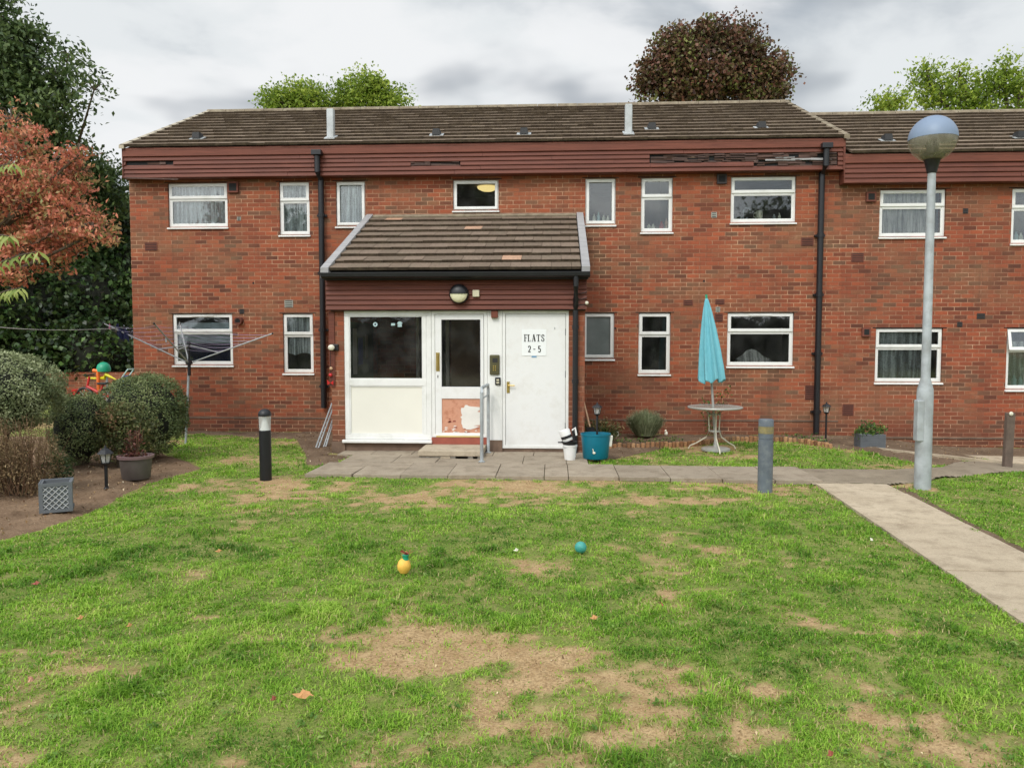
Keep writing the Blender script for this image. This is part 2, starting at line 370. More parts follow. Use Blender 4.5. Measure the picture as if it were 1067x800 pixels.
# ------------------------------------------------------------------ regions on the ground
bed_poly=[GP(0,562),GP(30,554),GP(60,545),GP(92,534),GP(120,522),GP(140,511),GP(158,503),GP(190,494),GP(214,487),GP(200,480),GP(176,473),GP(168,466),GP(150,458),(-9.2,13.2),(-14,13.2),(-14,5.9),(-6,5.95)]
corner_poly=[(-3.36,14.1),(-3.36,11.35),(-2.95,11.3),(-3.05,10.4),(-3.45,10.3),(-3.75,11.2),(-4.5,13.0),(-6.3,13.6),(-7.0,13.75),(-9.3,13.8),(-9.3,14.1)]
edging=[GP(636,460,.1),GP(660,459.5,.1),GP(690,459,.1),GP(726,457,.1),GP(760,453,.1),GP(805,453,.1),GP(833,454.5,.1),GP(869,460,.1)]
backbed_poly=[(0.5,14.1),(0.5,11.3),(.62,10.75),GP(660,473),GP(690,468),(edging[2][0],edging[2][1]-.03)]+[(a,b+.05) for a,b in edging[3:]]+[GP(900,470),GP(935,478),GP(965,484),(5.9,11.0),(6.2,12),(8.2,13.0),(14,13.3),(14,14.1)]
path_poly=[(3.11,9.25),(3.94,9.23),(3.70,6.18),(3.38,2.2),(3.2,0),(2.55,0),(2.73,2.2),(2.87,4.77)]
patio_poly=[(-3.12,9.46),(-2.8,11.5),(.45,11.5),(.45,10.38),(3.0,10.30),(3.1,9.25)]
asph_poly=[(2.95,10.30),(3.05,9.24),(3.94,9.23),(4.6,9.58),(5.89,10.35),(6.55,10.9),(9.0,12.6),(14,12.9),(14,13.3),(8.6,13.1),(6.6,12.05),(5.7,11.2),(5.2,10.55),(4.4,10.30)]
def bareness(x,y):
    b=np.zeros(np.shape(x))
    for px,py,rx,ry,a in BARE:
        cx,cy=GP(px,py); ax,_=GP(px+rx,py); _,by=GP(px,py-ry); _,by2=GP(px,py+ry)
        sx=abs(ax-cx)+.02; sy=abs(by-by2)/2+.02
        b=np.maximum(b,a*np.exp(-.5*(((x-cx)/sx)**2+((y-cy)/sy)**2)*1.3))
    n=vnoise(x,y,1.1,4,3)*.55+vnoise(x,y,4.5,3,5)*.3+vnoise(x,y,14.,3,8)*.3
    lush=np.zeros(np.shape(x))
    for px,py,rx,ry in ((130,590,190,38),(790,560,110,26),(1010,700,55,60),(700,545,60,16),(640,650,60,6),(480,640,40,8),(170,730,80,10)):
        cx,cy=GP(px,py); ax,_=GP(px+rx,py); _,by=GP(px,py-ry); lush=np.maximum(lush,np.exp(-.5*(((x-cx)/(ax-cx))**2+((y-cy)/(by-cy))**2)))
    n2=vnoise(x,y,7.5,4,61); v=b*.72+(n-.565)*3.4+(n2-.5)*1.5*np.clip(.35+b,0,1)-.36*lush+.085
    return np.clip(v*1.05-.02,0,1)
BARE=[(350,505,58,7,.85),(300,499,30,4,.9),(430,512,45,7,.8),(330,512,40,7,.8),(545,588,28,10,.75),(445,577,22,6,.75),(480,503,120,3,.7),
(590,684,70,13,1.),(640,700,40,10,.8),(520,668,40,9,.6),(480,688,50,11,.9),(385,698,45,12,.9),(345,735,22,10,.6),(560,700,50,14,.9),(755,712,60,20,1.),(765,755,40,16,1.),(722,738,40,16,.95),
(858,648,30,9,.95),(940,655,40,11,.95),(952,680,30,10,.9),(985,776,45,9,.95),(905,742,38,9,.9),(880,745,30,8,.7),(40,676,38,6,.85),(25,790,30,8,.5),(85,665,22,5,.6),(110,655,20,4,.6),
(205,640,28,5,.6),(180,770,25,8,.6),(230,792,30,7,.85),(95,760,30,7,.5),(430,655,26,9,.7),(430,640,22,9,.5),(692,665,25,6,.6),(700,519,60,3,.9),(640,520,30,3,.5),(800,507,42,4,.9),
(795,605,24,4,.7),(745,570,20,4,.6),(640,760,40,12,.6),(545,745,50,14,.55),(420,760,40,13,.55),(700,610,50,8,.3),(520,540,60,6,.45),(400,545,40,6,.4),(560,520,70,4,.5),(610,690,90,20,.4),
(950,506,34,3,.9),(725,466,26,3,.9),(760,466,20,2,.7),(745,474,50,4,.5),(915,780,40,8,.5),(850,690,60,12,.4),(300,660,40,8,.35),(150,690,40,6,.4)]
# ------------------------------------------------------------------ ground sheet
def gh(X,Y):
    near=(np.abs(X)<12)&(Y<15)&(Y>0)
    return gz(X,Y)+np.where(near,(vnoise(X,Y,.9,3,1)-.5)*.05*ss(9.3,8.5,Y)+(vnoise(X,Y,9,2,2)-.5)*.014,0)-.012
def edged(X,Y,poly):
    d=np.full(np.shape(X),9.)
    for (x0,y0),(x1,y1) in zip(poly,poly[1:]+poly[:1]):
        L=(x1-x0)**2+(y1-y0)**2+1e-9; t=np.clip(((X-x0)*(x1-x0)+(Y-y0)*(y1-y0))/L,0,1); d=np.minimum(d,np.hypot(X-x0-t*(x1-x0),Y-y0-t*(y1-y0)))
    return np.where(inpoly(X,Y,poly),d,-d)
def ground():
    xs=np.unique(np.concatenate([np.linspace(-400,-20,10),np.linspace(-20,-9,23),np.arange(-9,9.001,.06),np.linspace(9,20,23),np.linspace(20,400,10)]))
    ys=np.unique(np.concatenate([np.linspace(-300,-5,10),np.linspace(-5,2,15),np.arange(2,14.5,.06),np.linspace(14.5,30,30),np.linspace(30,500,12)]))
    X,Y=np.meshgrid(xs,ys); near=(np.abs(X)<12)&(Y<15)&(Y>0)
    Z=gz(X,Y)+np.where(near,(vnoise(X,Y,.9,3,1)-.5)*.05*ss(9.3,8.5,Y)+(vnoise(X,Y,9,2,2)-.5)*.014,0)-.012
    Z=np.where(inpoly(X,Y,[(-3.3,9.3),(-3.3,14),(3.2,14),(4.2,9.0),(3.9,4),(3.6,0),(2.3,0),(2.7,4),(3.0,9.1)]),np.minimum(Z,gz(X,Y)-.02),Z)
    nx,ny=len(xs),len(ys); V=np.stack([X,Y,Z],-1).reshape(-1,3)
    i=np.arange(nx*ny).reshape(ny,nx); Q=np.stack([i[:-1,:-1],i[:-1,1:],i[1:,1:],i[1:,:-1]],-1).reshape(-1,4)
    t=NT('ground turf and soil'); p=t.pos(); a=t.attr('bare')
    n1=t.noise(p,6,6,.65); n2=t.noise(p,60,4,.7); n3=t.noise(p,1.1,4)
    soil=t.mix(t.rng(n1,.35,.65),lin((172,142,102)),lin((196,168,126))); soil=t.mix(t.rng(n2,.42,.66,0,.8),soil,lin((118,94,64))); soil=t.mix(t.rng(t.noise(p,16,5,.75),.5,.7,0,.5),soil,lin((140,112,76)))
    soil=t.mix(t.rng(t.noise(p,150,2),.62,.72,0,.6),soil,lin((222,205,170)))
    turf=t.mix(t.rng(n3,.4,.6),lin((112,136,52)),lin((138,156,68))); th=t.noise(p,190,4,.8); turf=t.mix(t.rng(n2,.4,.65,0,.6),turf,lin((74,88,38))); turf=t.mix(t.rng(th,.42,.6,0,.75),turf,lin((62,78,30))); turf=t.mix(t.rng(th,.5,.34,0,.5),turf,lin((170,160,112))); turf=t.mix(t.math('MULTIPLY',t.rng(n1,.45,.7),.6),turf,lin((156,142,98)))
    c=t.mix(t.rng(t.math('ADD',a,t.math('MULTIPLY',t.math('SUBTRACT',n2,.5),1.2)),.3,.75),turf,soil)
    m=t.end(t.bsdf(c,.95,0,t.bump(n2,.8,.012),.15))
    o=npmesh('ground',V,Q,np.zeros(len(Q)),m); o['kind']='structure'
    bv=bareness(X,Y).ravel(); 
    at=o.data.attributes.new('bare','FLOAT','POINT'); at.data.foreach_set('value',bv.astype(np.float32))
    o.data.polygons.foreach_set('use_smooth',[True]*len(o.data.polygons)); return o
ground()
def edged(X,Y,poly):
    d=np.full(np.shape(X),9.)
    for (x0,y0),(x1,y1) in zip(poly,poly[1:]+poly[:1]):
        L=(x1-x0)**2+(y1-y0)**2+1e-9; t=np.clip(((X-x0)*(x1-x0)+(Y-y0)*(y1-y0))/L,0,1); d=np.minimum(d,np.hypot(X-x0-t*(x1-x0),Y-y0-t*(y1-y0)))
    return np.where(inpoly(X,Y,poly),d,-d)
def patch(name,poly,step,zf,mat,kind='structure'):
    P=np.array(poly); xs=np.arange(P[:,0].min(),P[:,0].max()+step,step); ys=np.arange(P[:,1].min(),P[:,1].max()+step,step)
    X,Y=np.meshgrid(xs,ys); xc=X[:-1,:-1]+step/2; yc=Y[:-1,:-1]+step/2
    keep=inpoly(xc+(vnoise(xc,yc,3,2,4)-.5)*.12,yc+(vnoise(xc,yc,3,2,6)-.5)*.12,poly)
    V=np.stack([X,Y,zf(X,Y)],-1).reshape(-1,3); i=np.arange(X.size).reshape(X.shape)
    Q=np.stack([i[:-1,:-1],i[:-1,1:],i[1:,1:],i[1:,:-1]],-1)[keep]
    u,inv=np.unique(Q.ravel(),return_inverse=True); V=V[u]; Q=inv.reshape(-1,4)
    o=npmesh(name,V,Q,np.zeros(len(Q)),mat); o['kind']=kind; o.data.polygons.foreach_set('use_smooth',[True]*len(Q)); return o
def soil_mat(name,c1,c2,c3):
    t=NT(name); p=t.pos(); n1=t.noise(p,2.2,6,.65); n2=t.noise(p,40,5,.7); n3=t.noise(p,90,2)
    c=t.mix(t.rng(n1,.35,.65),c1,c2); c=t.mix(t.rng(n2,.45,.7,0,.6),c,c3); c=t.mix(t.rng(n3,.66,.74,0,.7),c,lin((205,190,160)))
    return t.end(t.bsdf(c,.97,0,t.bump(n2,.9,.02),.1))
M['soil']=soil_mat('dry bed soil',lin((120,98,78)),lin((146,122,98)),lin((82,64,50)))
M['soil_dark']=soil_mat('dark bed soil',lin((102,84,68)),lin((132,112,92)),lin((68,54,44)))
zs=lambda X,Y: gh(X,Y)+.010+np.clip(vnoise(X,Y,5,3,9)-.42,0,1)*.09+(vnoise(X,Y,25,2,3)-.5)*.010
def zsoil(poly):
    return lambda X,Y: np.minimum(zs(X,Y),gh(X,Y)+(edged(X,Y,poly)-.05)*.25)
patch('soil_bed',bed_poly,.04,zsoil(bed_poly),M['soil'])
patch('soil_bed',corner_poly,.04,zsoil(corner_poly),M['soil_dark'])
patch('soil_bed',backbed_poly,.04,zsoil(backbed_poly),M['soil_dark'])
patch('asphalt_path',asph_poly,.03,lambda X,Y:np.minimum(gz(X,Y)+.016+0*X,gz(X,Y)-.012+(edged(X,Y,asph_poly)+.02)*.5),M['asphalt'])
# paving slabs, each with its own tone and small tilt
def slabs(name,rects,mat,zt=.03,gap=.008,jit=.004,th=.05):
    m=MB()
    for r in rects:
        (x0,x1,y0,y1)=r[:4]; z=zt+random.uniform(-jit,jit); dz=[random.uniform(-jit,jit)*.6 for _ in range(4)]
        x0+=gap/2;x1-=gap/2;y0+=gap/2;y1-=gap/2
        gg=[gz(x,y) for x,y in ((x0,y0),(x1,y0),(x1,y1),(x0,y1))]
        sk=r[4] if len(r)>4 else (0,0)
        vs=[(x0+sk[0],y0,z-th+gg[0]),(x1+sk[0],y0,z-th+gg[1]),(x1+sk[1],y1,z-th+gg[2]),(x0+sk[1],y1,z-th+gg[3]),(x0+sk[0],y0,z+dz[0]+gg[0]),(x1+sk[0],y0,z+dz[1]+gg[1]),(x1+sk[1],y1,z+dz[2]+gg[2]),(x0+sk[1],y1,z+dz[3]+gg[3])]
        m.add(vs,[(0,3,2,1),(4,5,6,7),(0,1,5,4),(1,2,6,5),(2,3,7,6),(3,0,4,7)],0,random.random())
    return m.build(name,mat,kind='structure',bevel=.004)
rc=[]
x=-3.12
for w in (.6,.6,.6,.6,.6,.3,.62,.62,.62,.62,.55): 
    y0=9.44-.04*(x+3)/3 if x<0 else 9.42-.16*(x)/3; rc.append((x,x+w,y0,10.38-(0.0 if x<.4 else .06),(-.02,.02) if x<-2.8 else (0,0))); x+=w
x=-2.95
for w in (.72,.6,.6,.6,.6,.6): rc.append((x,min(x+w,.47),10.38,11.10)); x+=w
x=-3.2
for w in (.5,.6,.6,.6,.6,.6,.2): rc.append((x,min(x+w,.47),11.10,11.7)); x+=w
slabs('paved_path',rc,M['slab'])
pc=[]; ys_=[9.26,8.65,7.25,5.76,4.3,2.9,1.5,0]
for a,b in zip(ys_[:-1],ys_[1:]):
    f=lambda y:-.062*(9.25-y)
    pc.append((3.10,3.95,b,a,(f(b),f(a))))
slabs('concrete_path',pc,M['concrete'],.010,.022,.004)
soil_edge=[(3.93,9.15),(4.10,9.10),(3.92,7.4),(3.80,6.0),(3.62,4.0),(3.56,4.0),(3.70,6.1)]
patch('soil_bed',soil_edge,.025,lambda X,Y:np.minimum(zs(X,Y),gh(X,Y)+.004+(edged(X,Y,soil_edge))*.25),M['soil_dark'])
slabs('concrete_slab',[(5.35,6.75,11.75,12.5,(.0,-.45)),(6.9,8.4,12.0,12.7,(0,-.3)),(8.5,9.8,12.1,12.8,(0,-.3))],M['concrete'],.035,.02,.01)
# ------------------------------------------------------------------ grass blades
def grass():
    hull=lambda x,y: (np.abs((x*math.cos(YAW)+y*math.sin(YAW))/(y*math.cos(YAW)-x*math.sin(YAW)+.01))<.70)
    X=[];Y=[]
    # denser near the camera
    for y0,y1,dens in ((2.6,3.6,17000),(3.6,4.8,13500),(4.8,6.2,9000),(6.2,8.,5200),(8.,10.3,3300),(10.3,13.8,2200)):
        xm=.78*y1+.5; n=int(dens*2*xm*(y1-y0)); x=RNG.uniform(-xm-.3,xm,n); y=RNG.uniform(y0,y1,n); k=hull(x,y); X.append(x[k]);Y.append(y[k])
    x=np.concatenate(X);y=np.concatenate(Y)
    en=.01+.09*np.clip(vnoise(x,y,6,2,55)-.3,0,1); bad=np.zeros(len(x),bool)
    for q in (bed_poly,corner_poly,backbed_poly,path_poly,patio_poly,asph_poly): bad|=edged(x,y,q)>en
    wob=lambda s:(vnoise(x,y,3,2,s)-.5)*.12
    bad|=(y>13.9)|(((x>-3.4)&(x<.45)&(y>11.2)))|((x<-6.6)&(y>11.9))|(x>8.9)&(y>12.3)
    b=bareness(x,y)
    clump=vnoise(x,y,9,3,12); keep=(RNG.random(len(x))<np.clip(1.12-1.25*b,0.10,1)*np.clip(.15+2.1*(clump-.25),.16,1))&~bad
    x=x[keep];y=y[keep];b=b[keep];clump=clump[keep]
    n=len(x); dist=np.sqrt(x*x+y*y)
    big=vnoise(x,y,.8,3,21); med=vnoise(x,y,3.2,3,22)
    h=(.009+.022*RNG.random(n)**1.2)*(.45+1.1*clump)*(1-.4*b)*(.6+.8*big)
    h=h*np.where(y>10.3,1.15,1.)*(1+1.0*ss(.60,.75,vnoise(x,y,2.4,3,41)))
    w=.0009+.00036*dist+.0007*RNG.random(n)
    az=RNG.uniform(0,2*PI,n); lean=RNG.uniform(.3,1.7,n)*h
    dx=np.cos(az);dy=np.sin(az); sxv=-dy;syv=dx
    z=gz(x,y)+(vnoise(x,y,.9,3,1)-.5)*.05*ss(9.3,8.5,y)+(vnoise(x,y,9,2,2)-.5)*.014-.014
    base=np.stack([x,y,z],1); s=np.stack([sxv,syv,0*x],1)*w[:,None]
    mid=base+np.stack([dx*lean*.35,dy*lean*.35,h*.6],1); tip=base+np.stack([dx*lean,dy*lean,h*np.clip(1.05-.35*lean/h,.35,1)],1)
    V=np.stack([base-s,base+s,mid+s*.8,mid-s*.8,tip],1).reshape(-1,3)
    i=np.arange(n)*5; Q=np.stack([i,i+1,i+2,i+3],1); T=np.stack([i+3,i+2,i+4],1)
    lush=np.clip((vnoise(x,y,.45,2,31)-.35)*2.2,0,1)
    dry=(RNG.random(n)<.05+.35*b)
    tone=np.clip(-.02+.78*med+.3*(big-.5)+RNG.normal(0,.13,n)-.12*lush+.12*b,0,.79); tone=np.where(dry,RNG.uniform(.86,1.,n),tone)
    t=NT('grass blades'); a=t.attr('tone')
    c=t.ramp(a,[(0,lin((76,116,34))),(.25,lin((114,158,46))),(.5,lin((146,186,60))),(.78,lin((186,210,96))),(.86,lin((178,164,110))),(1,lin((200,184,132)))])
    bs=t.bsdf(c,.55,0,None,.3); tr=t.n('ShaderNodeBsdfTranslucent'); t.put(tr.inputs[0],c); mx=t.n('ShaderNodeMixShader'); mx.inputs[0].default_value=.35
    t.l(bs,mx.inputs[1]); t.l(tr.outputs[0],mx.inputs[2]); m=t.end(mx.outputs[0])
    o=npmesh('lawn_grass',V,Q,np.concatenate([tone,tone]),m,tri=T)
    o['kind']='stuff'; o['label']='short worn green lawn grass with straw coloured dry patches'; o['category']='grass'
    print('blades',n)
grass()
# ------------------------------------------------------------------ building pieces
def wall(x0,x1,z0,z1,y,holes,th=.28):
    m=MB(); xs=sorted({x0,x1,*[h[0] for h in holes],*[h[1] for h in holes]}); zs_=sorted({z0,z1,*[h[2] for h in holes],*[h[3] for h in holes]})
    ins=lambda x,z: any(h[0]<x<h[1] and h[2]<z<h[3] for h in holes)
    for a,b in zip(xs[:-1],xs[1:]):
        for c,d in zip(zs_[:-1],zs_[1:]):
            if not ins((a+b)/2,(c+d)/2):
                m.add([(a,y,c),(b,y,c),(b,y,d),(a,y,d)],[(0,1,2,3)]); m.add([(a,y+th,c),(b,y+th,c),(b,y+th,d),(a,y+th,d)],[(3,2,1,0)])
    for h in holes:
        a,b,c,d=h; Y=y+th
        m.add([(a,y,c),(b,y,c),(b,Y,c),(a,Y,c)],[(0,1,2,3)]); m.add([(a,y,d),(b,y,d),(b,Y,d),(a,Y,d)],[(3,2,1,0)])
        m.add([(a,y,c),(a,Y,c),(a,Y,d),(a,y,d)],[(0,1,2,3)]); m.add([(b,y,c),(b,Y,c),(b,Y,d),(b,y,d)],[(3,2,1,0)])
    m.add([(x0,y,z0),(x0,y+th,z0),(x0,y+th,z1),(x0,y,z1)],[(0,1,2,3)]); m.add([(x1,y,z0),(x1,y+th,z0),(x1,y+th,z1),(x1,y,z1)],[(3,2,1,0)])
    return m
def frame_boxes(m,x0,x1,z0,z1,y0,y1,w,mi=0):
    m.box(x0,x1,y0,y1,z1-w,z1,mi); m.box(x0,x1,y0,y1,z0,z0+w,mi); m.box(x0,x0+w,y0,y1,z0+w,z1-w,mi); m.box(x1-w,x1,y0,y1,z0+w,z1-w,mi)
WY=14.15
def window(parent,x0,x1,z0,z1,two,y=WY,split=.36,vent=True,openlight=0,pane='glass'):
    fy=y+.045; m=MB(); w=.055
    frame_boxes(m,x0,x1,z0,z1,fy,fy+.06,w)
    zsill=z0
    if two:
        zt=z1-(z1-z0)*split; m.box(x0+w,x1-w,fy,fy+.06,zt-.03,zt+.03)
    win=m.build('window',M['upvc'],parent,bevel=.004)
    if two:
        s=MB(); frame_boxes(s,x0+.015,x1-.015,zt+.004,z1-.012,fy-.022,fy-.002,.055)
        if openlight:
            for i,v in enumerate(s.v):
                x,yy,z=v; s.v[i]=(x,yy-(z1-z)*openlight,z)
        s.build('opening_sash',M['upvc'],win,bevel=.004)
        g=MB(); g.box(x0+w,x1-w,fy+.02,fy+.026,z0+w,zt-.03); g.build('pane',M['glass'],win)
        g=MB(); g.box(x0+.068,x1-.068,fy-.014,fy-.008,zt+.057,z1-.065)
        if openlight:
            for i,v in enumerate(g.v):
                x,yy,z=v; g.v[i]=(x,yy-(z1-z)*openlight,z)
        g.build('pane',M['glass'],win)
        s=MB(); frame_boxes(s,x0+w-.003,x1-w+.003,z0+w-.003,zt-.027,fy+.006,fy+.018,.014); s.build('glazing_bead',M['upvc'],win)
    else:
        s=MB(); frame_boxes(s,x0+.018,x1-.018,z0+.018,z1-.018,fy-.022,fy-.002,.05); s.build('opening_sash',M['upvc'],win,bevel=.004)
        g=MB(); g.box(x0+.065,x1-.065,fy+.02,fy+.026,z0+.065,z1-.065); g.build('pane',M[pane],win)
    s=MB(); s.prismx([(y-.035,z0-.045),(y-.035,z0-.022),(fy,z0-.002),(fy,z0-.045)],x0-.015,x1+.015); s.build('sill',M['upvc'],win,bevel=.003)
    if vent:
        c=(x0+x1)/2; l=min(.21,(x1-x0)*.3); s=MB(); s.box(c-l,c+l,fy-.034,fy-.022,z1-.05,z1-.032); s.build('trickle_vent',M['upvc'],win,bevel=.003)
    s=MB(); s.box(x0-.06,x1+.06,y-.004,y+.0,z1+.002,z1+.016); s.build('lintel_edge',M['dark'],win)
    return win
def fascia(parent,x0,x1,y,zt,zb,rows,skip=(),n=None):
    """flat top board and overlapping boards; skip = [(xa,xb,row)]"""
    m=MB(); m.box(x0,x1,y-.025,y+.03,zt-.155,zt); m.build('fascia_board',M['fascia_top'],parent,bevel=.004)
    z1=zt-.158; hgt=(z1-zb)/rows; m=MB()
    for r in range(rows):
        a=z1-r*hgt; b=a-hgt
        segs=[(x0,x1)]
        for xa,xb,rr in skip:
            if rr==r: segs=[q for s in segs for q in ([s] if (xb<=s[0] or xa>=s[1]) else [p for p in ((s[0],xa),(xb,s[1])) if p[1]-p[0]>.01])]
        for s0,s1 in segs:
            q=s0
            while q<s1-.01:
                e=min(q+random.uniform(2.4,3.6),s1); 
                if s1-e<.5: e=s1
                j=random.uniform(-.003,.003); m.prismx([(y+.03,b+.004),(y-.012+j,b+.004),(y-.014+j,b+.010),(y+.008+j,a+.004),(y+.03,a+.004)],q+.002,e-.002,0,random.random()); q=e
    m.build('cladding_boards',M['fascia'],parent)
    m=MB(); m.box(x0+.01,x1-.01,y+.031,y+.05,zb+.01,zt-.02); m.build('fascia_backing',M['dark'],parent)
def rot_boards(parent,x0,x1,y,zt,zb,n,dens=1.,mat='rotten'):
    m=MB(); x=x0
    while x<x1:
        L=random.uniform(.06,.35)
        for k in range(n):
            if random.random()<.78*dens:
                z=zt-(k+.5)*(zt-zb)/n+random.uniform(-.008,.008); a=random.uniform(-.05,.05); h=(zt-zb)/n*random.uniform(.25,.55); yo=y+random.uniform(-.012,.02)
                m.box(x,min(x+L,x1),yo,yo+.02,z-h,z+h,0,.5,Euler((random.uniform(-.3,.3),a,0)).to_matrix())
        x+=L*.8
    return m.build('rotten_board',M[mat],parent)
def tiles(x0,x1,ye,ze,yr,zr,rows,tw=.30,th=.035,off=True):
    m=MB(); L=math.hypot(yr-ye,zr-ze); dy=(yr-ye)/L; dz=(zr-ze)/L; ny,nz=-dz,dy; g=L/rows
    for r in range(rows):
        a=r*g; b=a+g+.05; x=x0-(tw/2 if (off and r%2) else 0)
        while x<x1:
            xa=max(x,x0)+.0025; xb=min(x+tw,x1)-.0025; x+=tw
            if xb-xa<.03: continue
            j=random.uniform(-.004,.005); sk=random.uniform(-.003,.003); la=a+random.uniform(-.006,.006)
            P=lambda s,h:(ye+dy*s+ny*h,ze+dz*s+nz*h)
            q=[P(la,th*.22),P(la,th+j),P(b,.008),P(b,-.012)]
            vs=[(xa,)+q[0],(xa,)+q[1],(xa,)+q[2],(xa,)+q[3],(xb,)+q[0],(xb,q[1][0],q[1][1]+sk),(xb,)+q[2],(xb,)+q[3]]
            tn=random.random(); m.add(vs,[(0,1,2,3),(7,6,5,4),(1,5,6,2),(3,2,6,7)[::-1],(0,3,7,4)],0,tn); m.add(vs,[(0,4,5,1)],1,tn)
    return m
def vent_tile(parent,px,py,ye,ze,yr,zr):
    # solve where the pixel ray meets the roof plane
    r=ray(px,py); k=(zr-ze)/(yr-ye); t=(ze-H-k*ye)/(r[2]-k*r[1]); x,y,z=r[0]*t,r[1]*t,H+r[2]*t
    m=MB(); m.box(x-.13,x+.13,y-.10,y+.09,z+.0,z+.010,1,.5,Euler((math.atan(k),0,0)).to_matrix())
    m.add([(x-.075,y-.10,z-.02),(x+.075,y-.10,z-.02),(x+.06,y-.08,z+.10),(x-.06,y-.08,z+.10),(x-.08,y+.10,z+.04),(x+.08,y+.10,z+.04),(x+.06,y+.07,z+.11),(x-.06,y+.07,z+.11)],[(0,1,2,3),(3,2,6,7),(0,3,7,4),(1,5,6,2),(4,7,6,5)],0)
    for v in range(len(m.v)): m.v[v]=(m.v[v][0],m.v[v][1],m.v[v][2]+.045)
    m.build('roof_vent',[M['black_matt'],M['flue']],parent)
def airbrick(parent,px,py,w=.22,h=.14,mat='brown_vent',y=WY,slots=True):
    x,z=FP(px,py,y); m=MB(); m.box(x-w/2,x+w/2,y-.008,y+.01,z-h/2,z+h/2)
    if slots:
        n=max(3,int(h/.03))
        for i in range(n): zz=z-h/2+h*(i+.5)/n; m.box(x-w/2+.015,x+w/2-.015,y-.011,y-.0085,zz-.005,zz+.005,1)
    m.build('air_vent',[M[mat],M['dark']],parent)
def box_vent(parent,px,py,y=WY,w=.17,h=.17,mat='brown_vent'):
    x,z=FP(px,py,y); m=MB(); m.box(x-w/2,x+w/2,y-.05,y,z-h/2,z+h/2); m.box(x-w/2+.03,x+w/2-.03,y-.053,y-.051,z-h/2+.03,z+h/2-.03,1)
    m.build('boiler_vent',[M[mat],M['dark']],parent,bevel=.004)
def downpipe(parent,px,ytop,ybot,y=WY-.08,hopper=True,r=.052,zt=None,zb=None,yf=13.93):
    x,za=FP(px,ytop,y); _,zb2=FP(px,ybot,y); zt=zt or za; zb=zb2 if zb is None else zb
    m=MB(); m.tube([(x,y,zb),(x,y,zt-.5),(x,y-.0,zt-.42)],r,10)
    m.tube([(x,y,zt-.43),(x,yf-.06,zt-.32),(x,yf-.06,zt)],r,10)
    p=m.build('downpipe',M['black'],parent,smooth=True)
    c=MB()
    for z in np.arange(zb+.4,zt-.5,1.05): c.tube([(x,y,z-.035),(x,y,z+.035)],r*1.22,10); c.box(x-.09,x+.09,y+.02,y+.078,z-.018,z+.018)
    c.build('pipe_bracket',M['black'],p,smooth=False)
    if hopper: h=MB(); h.box(x-.09,x+.09,yf-.14,yf-.02,zt-.04,zt+.05); h.build('hopper',M['black'],p,bevel=.006)
def room(parent,x0,x1,z0,z1,y0,y1,mat='room'):
    m=MB(); 
    m.add([(x0,y0,z0),(x1,y0,z0),(x1,y1,z0),(x0,y1,z0),(x0,y0,z1),(x1,y0,z1),(x1,y1,z1),(x0,y1,z1)],[(0,1,2,3),(7,6,5,4),(1,5,6,2)[::-1],(2,6,7,3)[::-1],(3,7,4,0)[::-1]])
    m.build('room_lining',M[mat],parent)
def curtain(x0,x1,z0,z1,y,label,mat='net',amp=.02,scal=0.):
    n=int((x1-x0)/.012); k=10; V=[];ph=random.uniform(0,6); 
    for j in range(k+1):
        for i in range(n+1):
            x=x0+(x1-x0)*i/n; z=z1-(z1-z0)*j/k
            if j==k: z+=scal*abs(math.sin(x*9))
            V.append((x,y+amp*math.sin(x*60+ph+.6*math.sin(x*13)+.1*j)*(.4+.6*j/k),z))
    m=MB(); m.add(V,[(j*(n+1)+i,j*(n+1)+i+1,(j+1)*(n+1)+i+1,(j+1)*(n+1)+i) for j in range(k) for i in range(n)])
    return m.build('curtain',M[mat],None,(x0,y,z1),smooth=True,label=label,cat='curtain',group='curtains behind the flat windows')
# ------------------------------------------------------------------ main building
XL,XR=-7.96,5.13; RZ=6.93; RY=17.55; EY=13.90; EZ=5.235; BD=21.3
bld=thing('brick_building','two storey red brick block of flats with brown boarded eaves behind the lawn','building',((XL+XR)/2,17,0))
def W(px0,px1,py0,py1,y=WY):
    a,zt=FP(px0,(py0+py1)/2,y)[0],(FP(px0,py0,y)[1]+FP(px1,py0,y)[1])/2
    b,zb=FP(px1,(py0+py1)/2,y)[0],(FP(px0,py1,y)[1]+FP(px1,py1,y)[1])/2
    return [a,b,zb+.045,zt]
up={'U1':(175,237,191.5,239,1),'U2':(291,322.5,190,247,1),'U3':(350,380.5,189,238,0),'U4':(472,519.5,188,221.5,0),'U5':(610,641.5,186,236.5,0),'U6':(668,701,184.5,244,1),'U7':(761.5,829.5,182.3,234,1),
'L1':(180,242.5,327.5,383,1),'L2':(295,326.5,327.5,391,1),'L5':(607.3,640,326,376,0),'L6':(665.3,698.5,325.7,391.5,1),'L7':(757.7,827,324.8,383,1)}
upr={'U8':(916.5,985.5,197,249,1),'U9':(1054,1087,196.5,256,1),'L8':(912,982,342,400.5,1),'L9':(1048.5,1082,342,408,1)}
WN={k:W(*v[:4]) for k,v in {**up,**upr}.items()}
# line up heads and sills of same-storey windows
def level(keys,i):
    z=sum(WN[k][i] for k in keys)/len(keys)
    for k in keys: WN[k][i]=z
level(['U1','U2','U3','U4','U5','U6','U7'],3);level(['L1','L2','L5','L6','L7'],3);level(['U1','U7'],2);level(['L1','L7'],2);level(['L2','L6'],2);level(['U2','U6'],2)
zb=-.4
hol=[WN[k] for k in up]
